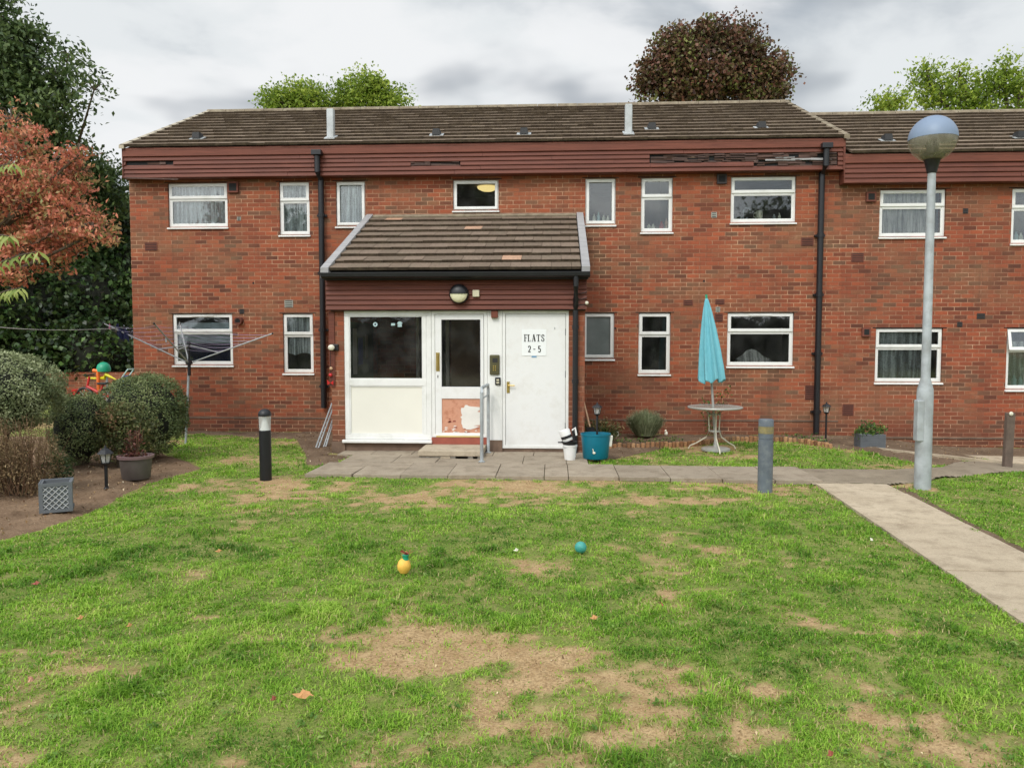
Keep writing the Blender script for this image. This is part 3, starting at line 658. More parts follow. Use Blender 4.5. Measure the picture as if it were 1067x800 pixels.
# doorway from porch into the building
hol.append([-1.75,-.95,.2,2.1])
wm=wall(XL,XR,zb,4.95,WY,hol)
wm.build('wall',M['brick'],bld)
m=MB(); m.add([(XL,WY+.28,zb),(XL,BD,zb),(XL,BD,5.1),(XL,RY,RZ-.1),(XL,WY+.28,5.1)],[(4,3,2,1,0)]); m.add([(XR,WY+.28,zb),(XR,BD,zb),(XR,BD,5.1),(XR,RY,RZ-.1),(XR,WY+.28,5.1)],[(0,1,2,3,4)])
m.box(XL,XR,BD,BD+.2,zb,5.1); m.build('wall',M['brick'],bld)
m=MB()
for (a,b) in ((XL+.02,-4.9),(-4.85,-2.7),(-2.65,-.2),(-.15,1.9),(1.95,XR-.02)):
    for (c,d) in ((.1,2.5),(2.6,4.95)):
        x0,x1,y0,y1=a,b,WY+.285,17.6
        m.add([(x0,y0,c),(x1,y0,c),(x1,y1,c),(x0,y1,c),(x0,y0,d),(x1,y0,d),(x1,y1,d),(x0,y1,d)],[(0,1,2,3),(7,6,5,4),(1,5,6,2),(2,6,7,3),(3,7,4,0)])
m.build('room_lining',M['room'],bld)
for k in up:
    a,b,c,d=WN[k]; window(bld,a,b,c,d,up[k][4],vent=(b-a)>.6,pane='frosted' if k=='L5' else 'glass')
fascia(bld,XL+.02,5.06,13.95,5.235,4.69,5,skip=[(-7.9,-7.0,1),(1.68,4.95,1),(1.68,4.95,2),(3.5,4.95,3),(-2.6,-1.7,2)])
rot_boards(bld,1.7,4.93,13.95,5.0,4.845,4,1.1); rot_boards(bld,3.5,4.93,13.95,4.85,4.77,2,1.1); rot_boards(bld,3.7,4.85,13.94,4.93,4.86,2,.7,'barge'); rot_boards(bld,-7.5,-6.98,13.958,4.985,4.93,1,.8); rot_boards(bld,-2.6,-1.72,13.955,4.94,4.85,2)
m=MB(); m.box(XL+.02,5.06,13.98,WY,4.69,4.705); m.box(5.04,5.075,13.93,WY,4.69,5.24); m.box(XL-.0,XL+.02,13.93,WY,4.69,5.24); m.build('soffit',M['fascia'],bld)
m=MB();x0,z0=FP(180,189,13.93); m.box(x0-.9,x0+.1,13.93,13.945,4.665,4.69,0,.5,Euler((0,.035,0)).to_matrix()); m.build('loose_board',M['rotten'],bld)
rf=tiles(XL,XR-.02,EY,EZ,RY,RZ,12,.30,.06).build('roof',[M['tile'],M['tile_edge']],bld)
m=MB(); m.add([(XL,RY,RZ),(XR,RY,RZ),(XR,BD+.3,EZ-.05),(XL,BD+.3,EZ-.05)],[(0,1,2,3)]); m.add([(XL,EY+.02,EZ-.04),(XR,EY+.02,EZ-.04),(XR,RY,RZ-.03),(XL,RY,RZ-.03)],[(0,1,2,3)]); m.build('roof_back',M['tile'],rf)
m=MB()
x=XL
while x<XR-.1:
    m.tube([(x+.004,RY,RZ-.02+random.uniform(-.004,.004)),(min(x+.44,XR),RY,RZ-.02)],.085,10,0,random.random()); x+=.445
m.build('ridge_tiles',M['ridge'],rf)
sl=(RZ-EZ)/(RY-EY)
for xx,mt,w in ((XL,'verge',.10),(XR-.07,'ridge',.10)):
    m=MB(); m.add([(xx-.03,EY-.02,EZ-.02),(xx-.03+w,EY-.02,EZ-.02),(xx-.03+w,EY-.02,EZ+.05),(xx-.03,EY-.02,EZ+.05),(xx-.03,RY,RZ-.02),(xx-.03+w,RY,RZ-.02),(xx-.03+w,RY,RZ+.05),(xx-.03,RY,RZ+.05)],[(0,1,2,3),(3,2,6,7),(0,3,7,4),(1,5,6,2),(4,7,6,5)])
    m.build('verge',M[mt],rf,bevel=.008)
for p in ((206,147),(455,143.5),(546,142.5),(679,137),(793,136)): vent_tile(rf,*p,EY,EZ,RY,RZ)
m=MB(); m.box(XR-.01,XR,EY,RY,4.7,4.72)
# grey flues standing at the foot of the roof slope
for px,pt,pb in ((344.5,113,151),(655,108,146)):
    m=MB(); x,zt=FP(px,pt,14.3); zbm=EZ+(14.3-EY)*sl; m.box(x-.065,x+.065,14.24,14.36,zbm-.05,zt-.02); m.build('flue_pipe',M['flue'],rf,bevel=.015)
    m=MB(); m.box(x-.10,x+.10,14.16,14.42,zbm+.035,zbm+.06,0,.5,Euler((math.atan(sl),0,0)).to_matrix()); m.build('flue_flashing',M['flue'],rf,bevel=.008)
downpipe(bld,334,168,432,zt=5.08,zb=.45); downpipe(bld,857,156,455,zt=5.08,zb=.02)
for px,py,w,h,mt in ((157.5,257,.24,.15,'brown_vent'),(249,228,.07,.07,'grey_vent'),(841,252,.22,.15,'brown_vent'),(301,316.5,.16,.14,'grey_vent'),(717,315.5,.17,.10,'brown_vent'),(750,314.5,.17,.09,'brown_vent'),(748,322.5,.08,.1,'grey_vent'),(749,331,.15,.15,'brown_vent'),(844.5,409,.2,.26,'brown_vent'),(744,224,.10,.10,'grey_vent'),(252,324.5,.09,.09,'dark_vent')): airbrick(bld,px,py,w,h,mt)
box_vent(bld,243.5,195.5,mat='brown_vent',w=.2,h=.2); box_vent(bld,751.8,187,mat='dark_vent',w=.17,h=.17)
m=MB(); x,z=FP(250,334,WY); m.tube([(x,WY,z),(x,WY-.11,z-.01)],.075,12); m.tube([(x,WY-.1,z-.01),(x,WY-.112,z-.012)],.05,12,1); m.build('flue_terminal',[M['brown_vent'],M['dark']],bld,smooth=True)
m=MB(); m.box(XL-.0,-3.41,WY-.012,WY+.01,.235,.262); m.box(.46,XR,WY-.012,WY+.01,.235,.262); m.build('damp_course',M['plinth'],bld)
for px,py in ((733.5,293),(264,295),(641,342)): x,z=FP(px,py,WY); m=MB(); m.tube([(x,WY-.003,z),(x,WY+.01,z)],.02,8); m.build('wall_hole',M['dark'],bld)
# ------------------------------------------------------------------ right block
XR2=14.; dz=.28
bl2=thing('brick_building','lower brick block with net curtains joined on the right behind the tall lamp post','building',((XR+XR2)/2,17,0))
hol=[WN[k] for k in upr]
level(['U8','U9'],3);level(['L8','L9'],3)
extra=[[11.6,12.6,WN['U8'][2],WN['U8'][3]],[11.6,12.6,WN['L8'][2],WN['L8'][3]]]
wall(XR+.002,XR2,-.9,4.65,WY,hol+extra).build('wall',M['brick_r'],bl2)
m=MB()
for (a,b) in ((XR+.1,7.7),(7.75,13.9)):
    for (c,d) in ((-.15,2.2),(2.3,4.65)):
        x0,x1,y0,y1=a,b,WY+.285,17.6
        m.add([(x0,y0,c),(x1,y0,c),(x1,y1,c),(x0,y1,c),(x0,y0,d),(x1,y0,d),(x1,y1,d),(x0,y1,d)],[(0,1,2,3),(7,6,5,4),(1,5,6,2),(2,6,7,3),(3,7,4,0)])
m.build('room_lining',M['room'],bl2)
m=MB(); m.box(XR+.01,XR2,BD,BD+.2,-.9,4.8); m.box(XR2,XR2+.2,WY,BD,-.9,4.8); m.build('wall',M['brick_r'],bl2)
for k in upr:
    a,b,c,d=WN[k]; window(bl2,a,b,c,d,1,vent=(b-a)>.6,openlight=.22 if k=='L9' else 0)
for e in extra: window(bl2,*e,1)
fascia(bl2,5.07,XR2+.1,13.95,EZ-dz,4.455,4)
m=MB(); m.box(5.08,XR2+.1,13.98,WY,4.455,4.47); m.box(5.055,5.07,13.925,WY,4.455,4.69); m.build('soffit',M['fascia'],bl2)
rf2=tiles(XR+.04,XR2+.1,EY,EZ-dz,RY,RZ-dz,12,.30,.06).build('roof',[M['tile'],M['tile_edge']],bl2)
m=MB(); m.add([(XR,RY,RZ-dz),(XR2,RY,RZ-dz),(XR2,BD+.3,EZ-dz-.05),(XR,BD+.3,EZ-dz-.05)],[(0,1,2,3)]); m.add([(XR,EY+.02,EZ-dz-.04),(XR2,EY+.02,EZ-dz-.04),(XR2,RY,RZ-dz-.03),(XR,RY,RZ-dz-.03)],[(0,1,2,3)]); m.build('roof_back',M['tile'],rf2)
m=MB();x=XR+.05
while x<XR2-.1: m.tube([(x+.004,RY,RZ-dz-.02),(min(x+.44,XR2),RY,RZ-dz-.02)],.085,10,0,random.random()); x+=.445
m.build('ridge_tiles',M['ridge'],rf2)
for p in ((924,149),(1062,146)): vent_tile(rf2,*p,EY,EZ-dz,RY,RZ-dz)
for px,py,w,h,mt in ((893.5,268.5,.22,.16,'brown_vent'),(1006,220,.09,.09,'dark_vent'),(883.5,427,.2,.2,'brown_vent'),(1000,338,.09,.09,'dark_vent'),(1022,329.5,.14,.1,'dark_vent')): airbrick(bl2,px,py,w,h,mt)
box_vent(bl2,907,205.5,w=.17,h=.17); box_vent(bl2,902,346,w=.15,h=.16)
m=MB(); m.box(XR+.01,XR2,WY-.012,WY+.01,-.06,-.03); m.build('damp_course',M['plinth'],bl2)
# ------------------------------------------------------------------ curtains and things on the sills
cy=WY+.135
def cw(k,label,mat='net',lo=0.,hi=1.,xa=0.,xb=1.,**kw):
    a,b,c,d=WN[k]; c+=.03; d-=.03; curtain(a+(b-a)*xa+.03,a+(b-a)*xb-.03,c+(d-c)*lo,c+(d-c)*hi,cy,label,mat,**kw)
cw('U1','white net curtain behind the upstairs window at the left end of the block'); cw('U2','white net curtain in the tall upstairs window left of the downpipe'); cw('U3','white net curtain in the upstairs single pane window above the porch roof edge')
cw('L1','pale blue blind half lowered behind the rotary dryer',mat='blind',lo=.42,hi=.85,amp=.001); cw('L2','white scalloped net curtain in the tall downstairs window beside the porch',lo=.28,scal=.05)
cw('U8','grey pleated drape in the upstairs window behind the lamp post',mat='drape',xb=.86); cw('L8','spotted sheer curtain in the downstairs window behind the lamp post',mat='net2',xb=.9)
cw('L9','faint sheer curtain in the tall downstairs window at the right edge',mat='net2',hi=.8)
def jar(x,z,h,r,mat,label,y=WY+.13,name='bottle'):
    m=MB(); m.lathe([(r*.9,0),(r,.02*h),(r,.62*h),(r*.45,.78*h),(r*.4,.93*h),(r*.48,.94*h),(r*.48,h)],(x,y,z),12); m.build(name,mat,None,(x,y,z),smooth=True,label=label,cat=name,group='ornaments on the window sills')
def sill_items(k,items):
    a,b,c,d=WN[k]
    for f,h,r,mt,nm,lb in items: jar(a+(b-a)*f,c+.058,h,r,M[mt],lb,name=nm)
sill_items('U5',[(.3,.15,.03,'cup','bottle','first small pale bottle on the upstairs sill above the porch corner'),(.45,.18,.03,'sticker','bottle','second pale bottle on the upstairs sill above the porch corner, slightly taller'),(.62,.13,.032,'cup','bottle','third small pale bottle on the upstairs sill above the porch corner'),(.76,.12,.032,'cup','bottle','fourth small pale bottle on the upstairs sill above the porch corner')])
sill_items('U6',[(.28,.10,.035,'cup','jar','left white jar on the tall upstairs window sill'),(.42,.10,.035,'cup','jar','right white jar on the tall upstairs window sill'),(.68,.14,.04,'rustred','jar','red topped jar on the tall upstairs window sill'),(.84,.2,.03,'wood','bottle','tan bottle at the right of the tall upstairs window sill')])
sill_items('U9',[(.3,.16,.035,'sticker','bottle','clear bottle on the upstairs sill at the right edge'),(.45,.14,.035,'cup','bottle','pale bottle on the upstairs sill at the right edge')])
sill_items('L9',[(.4,.18,.04,'sticker','bottle','clear bottle on the downstairs sill at the right edge'),(.6,.16,.035,'sticker','jar','clear jar on the downstairs sill at the right edge')])
sill_items('L5',[(.62,.08,.02,'sticker','bottle','tiny clear bottle on the downstairs sill right of the porch')])
a,b,c,d=WN['U7']; x=a+(b-a)*.47
mg=thing('jug','cream china jug on the sill of the wide upstairs window','jug',(x,WY+.13,c+.058))
m=MB(); m.lathe([(.05,0),(.062,.03),(.064,.1),(.058,.16),(.052,.16),(.05,.02)],(x,WY+.13,c+.058),16); m.build('body',M['cup'],mg,smooth=True)
m=MB(); m.tube([(x-.06,WY+.13,c+.19),(x-.1,WY+.13,c+.17),(x-.1,WY+.13,c+.12),(x-.06,WY+.13,c+.09)],.009,8); m.build('handle',M['cup'],mg,smooth=True)
x=a+(b-a)*.24; tp=thing('kitchen_tap','chrome kitchen tap behind the wide upstairs window','tap',(x,WY+.2,c+.05))
m=MB(); m.tube([(x,WY+.2,c+.05),(x,WY+.2,c+.25),(x+.03,WY+.2,c+.29),(x+.1,WY+.2,c+.28),(x+.12,WY+.2,c+.22)],.012,8); m.build('spout',M['galv'],tp,smooth=True)
m=MB(); m.tube([(x-.05,WY+.2,c+.06),(x-.05,WY+.2,c+.12)],.018,8); m.tube([(x+.06,WY+.2,c+.06),(x+.06,WY+.2,c+.12)],.018,8); m.build('handle',M['galv'],tp,smooth=True)
sill_items('U7',[(.7,.1,.03,'galv','jar','left metal jar on the wide upstairs window sill'),(.78,.12,.025,'cup','jar','right metal jar on the wide upstairs window sill')])
a,b,c,d=WN['L7']; m=MB(); x=a+(b-a)*.42; m.lathe([(.001,.0),(.24,.0),(.23,.05),(.13,.11),(.07,.19),(.001,.21)],(x,WY+.22,c+.06),20,0,1.3,.4,fn=lambda q,i,j,an: q*(1+.15*math.sin(an*5+i))); m.build('cloth_bundle',M['drape'],None,(x,WY+.22,c+.06),smooth=True,label='crumpled white cloth inside the wide downstairs window behind the parasol',cat='cloth')
a,b,c,d=WN['L1']; m=MB(); m.box(a+.08,b-.08,WY+.18,WY+.2,c+.03,c+.4); m.build('cloth',M['navy'],None,(a,WY+.18,c),label='dark navy cloth hanging low inside the window behind the rotary dryer',cat='cloth')
# yellow ceiling lamp, lit, in the small landing window
x,z=FP(508,200.5,WY+2.2); m=MB(); m.lathe([(.001,.0),(.12,.01),(.2,.05),(.22,.09),(.001,.1)],(x,WY+2.2,z+.02),20)
t=NT('lit shade'); e=t.n('ShaderNodeEmission'); e.inputs[0].default_value=(1,.75,.3,1); e.inputs[1].default_value=1.1; M['lit']=t.end(e.outputs[0])
m.build('ceiling_lamp',M['lit'],None,(x,WY+2.2,z),smooth=True,label='lit yellow ceiling lamp seen through the small landing window above the porch',cat='lamp')
# ------------------------------------------------------------------ porch
PY=11.50; PX0,PX1=-3.38,.455
por=thing('entrance_porch','white framed brick entrance porch with brown tiled lean-to roof and FLATS door','porch',((PX0+PX1)/2,12.6,0))
pf=lambda px,py:FP(px,py,PY)
zt=2.15
xa=pf(359,400)[0]; xb=pf(449.5,400)[0]; xc=pf(508,400)[0]; xd=pf(523.5,400)[0]; xe=pf(592.5,400)[0]
# brick piers & side walls
m=MB(); m.box(PX0,xa,PY,PY+.23,.16,zt); m.build('brick_pier',M['brick_porch'],por)
m=MB(); m.box(xe,PX1,PY,PY+.23,.0,zt); m.build('brick_pier',M['brick_porch'],por)
m=MB(); m.box(PX0,PX0+.1,PY+.23,WY,-.1,2.6); m.box(PX1-.1,PX1,PY+.23,WY,-.1,2.6); m.build('wall',M['brick_porch'],por)
m=MB(); m.box(PX0-.012,xa,PY-.012,PY+.235,-.1,.165); m.box(xa,xb,PY+.02,PY+.2,-.1,.2); m.box(xc,xd,PY-.004,PY+.2,-.1,.2); m.box(xd,xe,PY+.03,PY+.2,-.1,.075); m.build('plinth',M['plinth'],por)
# wood post left + bits
m=MB(); m.box(PX0-.03,PX0+.055,PY-.02,PY,1.0,2.14); m.build('side_board',M['fascia'],por)
# window with panel
m=MB(); wz0=.2; gl=pf(442,400)[0]; g0=pf(364.8,400)[0]
frame_boxes(m,xa,xb-.0,wz0,zt,PY+.01,PY+.08,.075); zmid=pf(400,398.5)[1]; m.box(xa+.075,xb-.075,PY+.01,PY+.08,zmid-.05,zmid+.05)
m.box(xb-.13,xb-.076,PY+.012,PY+.08,wz0+.075,zt-.075)
win=m.build('window',M['upvc'],por,bevel=.005)
m=MB(); m.box(xa+.075,xb-.13,PY+.04,PY+.046,zmid+.05,zt-.075); m.build('pane',M['glass_clear'],win)
m=MB(); m.box(xa+.075,xb-.13,PY+.032,PY+.06,wz0+.075,zmid-.05); m.build('panel',M['cream'],win)
m=MB(); frame_boxes(m,xa+.076,xb-.131,wz0+.076,zmid-.051,PY+.018,PY+.0315,.016); frame_boxes(m,xa+.076,xb-.131,zmid+.051,zt-.076,PY+.02,PY+.038,.014); m.build('glazing_bead',M['upvc'],win)
m=MB(); m.box(xa-.035,xb+.01,PY-.06,PY+.02,wz0-.05,wz0-.003); m.build('sill',M['upvc'],win,bevel=.012,seg=3)
# window stickers
for px,py,w,k in ((391,338,.034,0),(409.5,338,.03,1),(416.5,337.5,.045,2)):
    x,z=FP(px,py,PY+.037); m=MB()
    if k==0: m.prism([(x+w*math.cos(a),z+w*math.sin(a)) for a in np.linspace(0,2*PI,16,False)],PY+.0385,PY+.0395); m.prism([(x+w*.45*math.cos(a),z+w*.45*math.sin(a)) for a in np.linspace(0,2*PI,12,False)],PY+.0375,PY+.0384,1)
    elif k==1: m.box(x-w,x+w,PY+.0385,PY+.0395,z-w*.6,z+w*.6)
    else: m.prism([(x-w,z+.005),(x-w*.7,z+.005),(x-w*.7,z-w),(x+w*.7,z-w),(x+w*.7,z+.005),(x+w,z+.005),(x+w*.4,z+w*.8),(x-w*.4,z+w*.8)],PY+.0385,PY+.0395)
    m.build('sticker',[M['sticker'],M['navy']],win)
# glazed door
dx0,dx1=xb,xc; m=MB(); frame_boxes(m,dx0+.003,dx1-.003,.24,zt,PY+.01,PY+.085,.05); fr=m.build('door_frame',M['upvc'],por,bevel=.005)
lx0,lx1=dx0+.055,dx1-.06; m=MB(); lz0,lz1=.265,zt-.055
gx0,gx1=FP(460,400,PY)[0],FP(500.5,400,PY)[0]; gz0,gz1=pf(480,403)[1],pf(480,333)[1]; pz0,pz1=pf(480,451)[1],pf(480,415.5)[1]
m.box(lx0,gx0,PY+.02,PY+.065,lz0,lz1); m.box(gx1,lx1,PY+.02,PY+.065,lz0,lz1); m.box(gx0,gx1,PY+.02,PY+.065,gz1,lz1); m.box(gx0,gx1,PY+.02,PY+.065,pz1,gz0); m.box(gx0,gx1,PY+.02,PY+.065,lz0,pz0)
door=m.build('door',M['white_paint'],por,bevel=.003); door['label']='narrow glazed front door with peeling orange lower panel'
m=MB(); m.box(gx0,gx1,PY+.04,PY+.046,gz0,gz1); m.build('pane',M['glass_clear'],door)
m=MB(); frame_boxes(m,gx0,gx1,gz0,gz1,PY+.022,PY+.038,.012); m.build('glazing_bead',M['black_matt'],door)
m=MB(); m.box(gx0,gx1,PY+.036,PY+.05,pz0,pz1); m.build('kick_panel',M['peel_orange'],door)
# remains of white paint on the panel: ragged flat flakes
m=MB(); rr=random.Random(3); cx=gx0+(gx1-gx0)*.72; cz=pz0+(pz1-pz0)*.46; pts=[]
for i in range(34):
    a=2*PI*i/34; R=.75+.25*rr.random()+.12*math.sin(a*3+1); x=cx+.165*R*math.cos(a); z=cz+.20*R*math.sin(a); 
    if a<PI/2 or a>3*PI/2: x=max(x,gx1-.012) if rr.random()<.8 else x
    pts.append((min(x,gx1-.002),min(max(z,pz0+.05),pz1-.01)))
m.prism(pts,PY+.031,PY+.0355); m.build('peeling_paint',M['peel_white'],door); m=MB()
for _ in range(26): x=gx0+rr.random()*(gx1-gx0-.04); z=pz0+rr.random()**2.5*.1; w=.008+.02*rr.random(); m.prism([(x,z),(x+w*1.6,z+.002),(x+w*1.9,z+w*.5),(x+w*.6,z+w*.7)],PY+.033,PY+.0355,rr.choice([0,0,1]))
for _ in range(5): x=gx0+rr.random()*.1+.08; z=pz0+.12+rr.random()*.1; w=.015+.02*rr.random(); m.prism([(x,z),(x+w*1.6,z+.002),(x+w*1.3,z+w*.8),(x+w*.2,z+w*.7)],PY+.033,PY+.0355,1)
m.build('paint_flakes',[M['peel_white'],M['red_tile']],door)
m=MB(); m.box(dx0+.07,dx1-.07,PY+.0,PY+.05,.243,.262); m.build('threshold',M['yellow_strip'],fr)
hx,hz=pf(456,377); m=MB(); m.box(hx-.028,hx+.028,PY+.013,PY+.0195,hz-.14,hz+.14); m.tube([(hx,PY+.0,hz-.11),(hx,PY-.03,hz-.09),(hx,PY-.03,hz+.09),(hx,PY+.0,hz+.11)],.009,8); m.build('pull_handle',M['brass'],door,smooth=True)
m=MB(); m.box(hx-.005,hx+.005,PY+.012,PY+.0195,hz-.24,hz-.2); m.build('keyhole',M['ink'],door)
# white pillar between the doors
m=MB(); m.box(xc-.0,xd-.003,PY+.005,PY+.1,.2,zt); pil=m.build('door_pillar',M['upvc'],por,bevel=.004)
x,z=pf(515.5,380); m=MB(); m.box(x-.075,x+.075,PY-.03,PY+.004,z-.15,z+.15); ic=m.build('intercom',M['intercom'],por,bevel=.025,seg=4)
m=MB(); m.box(x-.03,x+.045,PY-.034,PY-.031,z+.035,z+.1)
m.build('speaker_grille',M['black_matt'],ic)
m=MB()
for i in range(2):
    for j in range(3): m.box(x-.025+i*.03,x-.008+i*.03,PY-.036,PY-.031,z-.09+j*.03,z-.07+j*.03)
m.build('button_panel',M['brass'],ic)
x,z=pf(518.8,397); m=MB(); m.box(x-.042,x+.042,PY-.025,PY+.004,z-.058,z+.058); kb=m.build('key_switch',M['black'],por,bevel=.01); m=MB(); m.box(x-.02,x+.02,PY-.028,PY-.0255,z+.005,z+.03); m.box(x-.02,x+.02,PY-.028,PY-.0255,z-.035,z-.012); m.build('label_plate',M['beige'],kb)
x,z=pf(515.5,327.5); m=MB(); m.box(x-.05,x+.05,PY-.06,PY+.004,z-.055,z+.055); m.build('door_sensor',M['brown_vent'],por,bevel=.008)
# white door
m=MB(); frame_boxes(m,xd,xe,.078,zt,PY+.01,PY+.09,.045); m.build('door_frame',M['upvc'],por,bevel=.004)
qx0,qx1,qz0,qz1=xd+.05,xe-.05,.105,zt-.05; m=MB(); m.box(qx0,qx1,PY+.018,PY+.062,qz0,qz1); wd=m.build('door',M['white_paint'],por,bevel=.003); wd['label']='plain white flush door with FLATS 2 - 5 sign'
m=MB(); m.box(xd+.045,xe-.045,PY+.02,PY+.06,.08,.1); m.build('threshold',M['yellow_strip'],wd)
m=MB()
for zz in (1.83,1.2,.42): m.box(qx1-.002,qx1+.006,PY+.008,PY+.02,zz-.05,zz+.05)
m.build('hinge',M['ink'],wd)
x,z=pf(529.5,403.5); m=MB(); m.box(x-.022,x+.022,PY+.010,PY+.0175,z-.085,z+.085); m.tube([(x,PY+.01,z+.03),(x,PY-.03,z+.03),(x+.1,PY-.03,z+.028)],.009,8); m.tube([(x,PY+.006,z-.04),(x,PY+.012,z-.04)],.012,8); m.build('door_handle',M['brass'],wd,smooth=True)
x,z=pf(578,342); m=MB(); m.tube([(x,PY+.012,z-.012),(x,PY+.006,z+.0),(x,PY+.012,z+.012)],.006,6); m.build('hook',M['galv'],wd)
# the sign with its lettering
sx0,sz1=pf(543.8,343.3); sx1,sz0=pf(569.2,370.6); m=MB(); m.box(sx0,sx1,PY+.011,PY+.0175,sz0,sz1)
TY0,TY1=PY+.008,PY+.0108
def poly(pts,ox,oz,s,sy=None): sy=sy or s; m.prism([(ox+a*s,oz+b*sy) for a,b in pts],TY0,TY1,1)
def rect(a,b,c,d,ox,oz,s,sy): poly([(a,c),(b,c),(b,d),(a,d)],ox,oz,s,sy)
def stroke(pts,w,ox,oz,s,sy):
    for (a,b),(c,d) in zip(pts[:-1],pts[1:]):
        l=math.hypot(c-a,d-b)+1e-6; ux,uy=(c-a)/l,(d-b)/l; wx=w*(.35+.65*abs(uy)); nx_,ny_=-uy*wx/2,ux*wx/2; e=.02
        poly([(a-ux*e+nx_,b-uy*e+ny_),(a-ux*e-nx_,b-uy*e-ny_),(c+ux*e-nx_,d+uy*e-ny_),(c+ux*e+nx_,d+uy*e+ny_)],ox,oz,s,sy)
def glyph(ch,ox,oz,s,sy):
    R=lambda a,b,c,d:rect(a,b,c,d,ox,oz,s,sy)
    if ch=='F': R(.12,.34,0,1);R(0,.5,0,.06);R(0,.75,.93,1);R(.7,.75,.72,.93);R(.34,.55,.48,.54);R(.52,.57,.38,.64)
    if ch=='L': R(.12,.34,0,1);R(0,.5,.94,1);R(0,.75,0,.06);R(.7,.75,.06,.3)
    if ch=='A': stroke([(.15,.03),(.42,1)],.1,ox,oz,s,sy); stroke([(.42,1),(.72,.03)],.28,ox,oz,s,sy); R(.25,.6,.3,.36);R(0,.3,0,.06);R(.55,.9,0,.06)
    if ch=='T': R(.3,.52,0,1);R(.16,.66,0,.06);R(0,.82,.93,1);R(0,.06,.7,.93);R(.76,.82,.7,.93)
    if ch=='S': stroke([(.62,.72),(.56,.9),(.38,.97),(.2,.9),(.13,.74),(.2,.6),(.45,.46),(.6,.33),(.62,.2),(.5,.06),(.32,.03),(.12,.12),(.08,.3)],.2,ox,oz,s,sy)
    if ch=='2': stroke([(.1,.72),(.16,.9),(.32,.97),(.5,.9),(.56,.74),(.48,.52),(.1,.06)],.2,ox,oz,s,sy); R(.08,.6,0,.13)
    if ch=='5': stroke([(.16,.95),(.14,.52),(.32,.6),(.5,.5),(.57,.3),(.46,.09),(.28,.02),(.08,.14)],.2,ox,oz,s,sy); R(.12,.55,.87,1)
    if ch=='-': R(.05,.5,.42,.53)
sw=sx1-sx0; sh=sz1-sz0; lw=sw*.17; lh=sh*.27
gs=sw*.84/4.55; ox_=sx0+sw*.08
for ch,ad in zip('FLATS',(.72,.86,.98,.93,.7)): glyph(ch,ox_,sz0+sh*.54,gs,lh); ox_+=(ad+.09)*gs
for fx,ch in ((.25,'2'),(.46,'-'),(.66,'5')): glyph(ch,sx0+sw*fx,sz0+sh*.13,gs,lh*.93)
m.box(sx0+sw*.4,sx0+sw*.6,PY+.010,PY+.0175,sz0-.022,sz0-.006,2)
m.build('door_sign',[M['sign'],M['ink'],M['blue_mark']],wd)
# handling steps
m=MB(); a0=pf(437,400)[0]; st0,st1=-1.93,-1.03
m.box(st0,st1,10.82,PY+.02,.0,.055,1); m.box(st0-.01,st1+.01,10.80,PY+.03,.056,.135,0); stp=m.build('doorstep',[M['step'],M['step_front']],por,bevel=.01)
m=MB(); m.box(dx0-.0,dx1,PY-.015,PY+.1,.136,.236); m.build('riser_tile',M['red_tile'],stp,bevel=.004)
m=MB(); rr=random.Random(5)
for k in range(9): x=st0+rr.random()*.85; w=.05+.1*rr.random(); m.box(x,min(x+w,st1),10.803,10.82,.01,.05,rr.choice([0,1]))
m.build('step_edging',[M['step_front'],M['step']],stp)
# fascia
m=MB(); z1=2.60; zb_=2.16; rows=6; hgt=(z1-zb_)/rows; FY=11.42
for r in range(rows):
    a=z1-r*hgt; b=a-hgt; m.prismx([(FY+.05,b+.003),(FY-.01,b+.003),(FY-.012,b+.01),(FY+.01,a+.004),(FY+.05,a+.004)],PX0-.05,PX1+.02)
m.build('cladding_boards',M['fascia'],por)
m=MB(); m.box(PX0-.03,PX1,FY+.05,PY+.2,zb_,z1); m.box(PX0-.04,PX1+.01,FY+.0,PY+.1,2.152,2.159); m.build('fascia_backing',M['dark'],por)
# roof
pe,pz,pr,prz=11.30,2.73,14.12,3.955
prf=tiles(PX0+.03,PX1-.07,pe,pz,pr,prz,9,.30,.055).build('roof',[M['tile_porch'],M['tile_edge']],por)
m=MB(); m.add([(PX0,pe+.02,pz-.03),(PX1,pe+.02,pz-.03),(PX1,pr,prz-.03),(PX0,pr,prz-.03)],[(0,1,2,3)]); m.build('roof_felt',M['dark'],prf)
for xx,w in ((PX0-.075,.12),(PX1-.06,.12)):
    m=MB(); m.add([(xx,pe-.06,pz-.10),(xx+w,pe-.06,pz-.10),(xx+w,pe-.06,pz+.05),(xx,pe-.06,pz+.05),(xx,pr,prz-.1),(xx+w,pr,prz-.1),(xx+w,pr,prz+.07),(xx,pr,prz+.07)],[(0,1,2,3),(3,2,6,7),(0,3,7,4),(1,5,6,2),(4,7,6,5)]); m.build('barge_board',M['barge'],prf,bevel=.006)
m=MB(); m.box(PX0+.06,PX1-.07,pr-.13,pr-.0,prz-.02,prz+.035,0,.5,Euler((.4,0,0)).to_matrix()); m.build('lead_flashing',M['ridge'],prf,bevel=.01)
m=MB(); m.prismx([(pe-.11,2.70),(pe-.10,2.64),(pe-.05,2.615),(pe+.0,2.64),(pe+.01,2.70)],PX0-.06,PX1+.06); m.box(PX0-.05,PX1+.04,pe+.012,FY,2.60,2.70); m.build('gutter',M['black'],por,bevel=.004)
x=pf(599.3,380)[0]; m=MB(); m.tube([(x,PY-.06,.02),(x,PY-.06,2.15),(x,PY-.13,2.3),(x,pe-.05,2.5),(x,pe-.05,2.64)],.042,10)
for z in (.35,1.1,1.9): m.tube([(x,PY-.06,z-.03),(x,PY-.06,z+.03)],.052,10)
m.build('downpipe',M['black'],por,smooth=True)
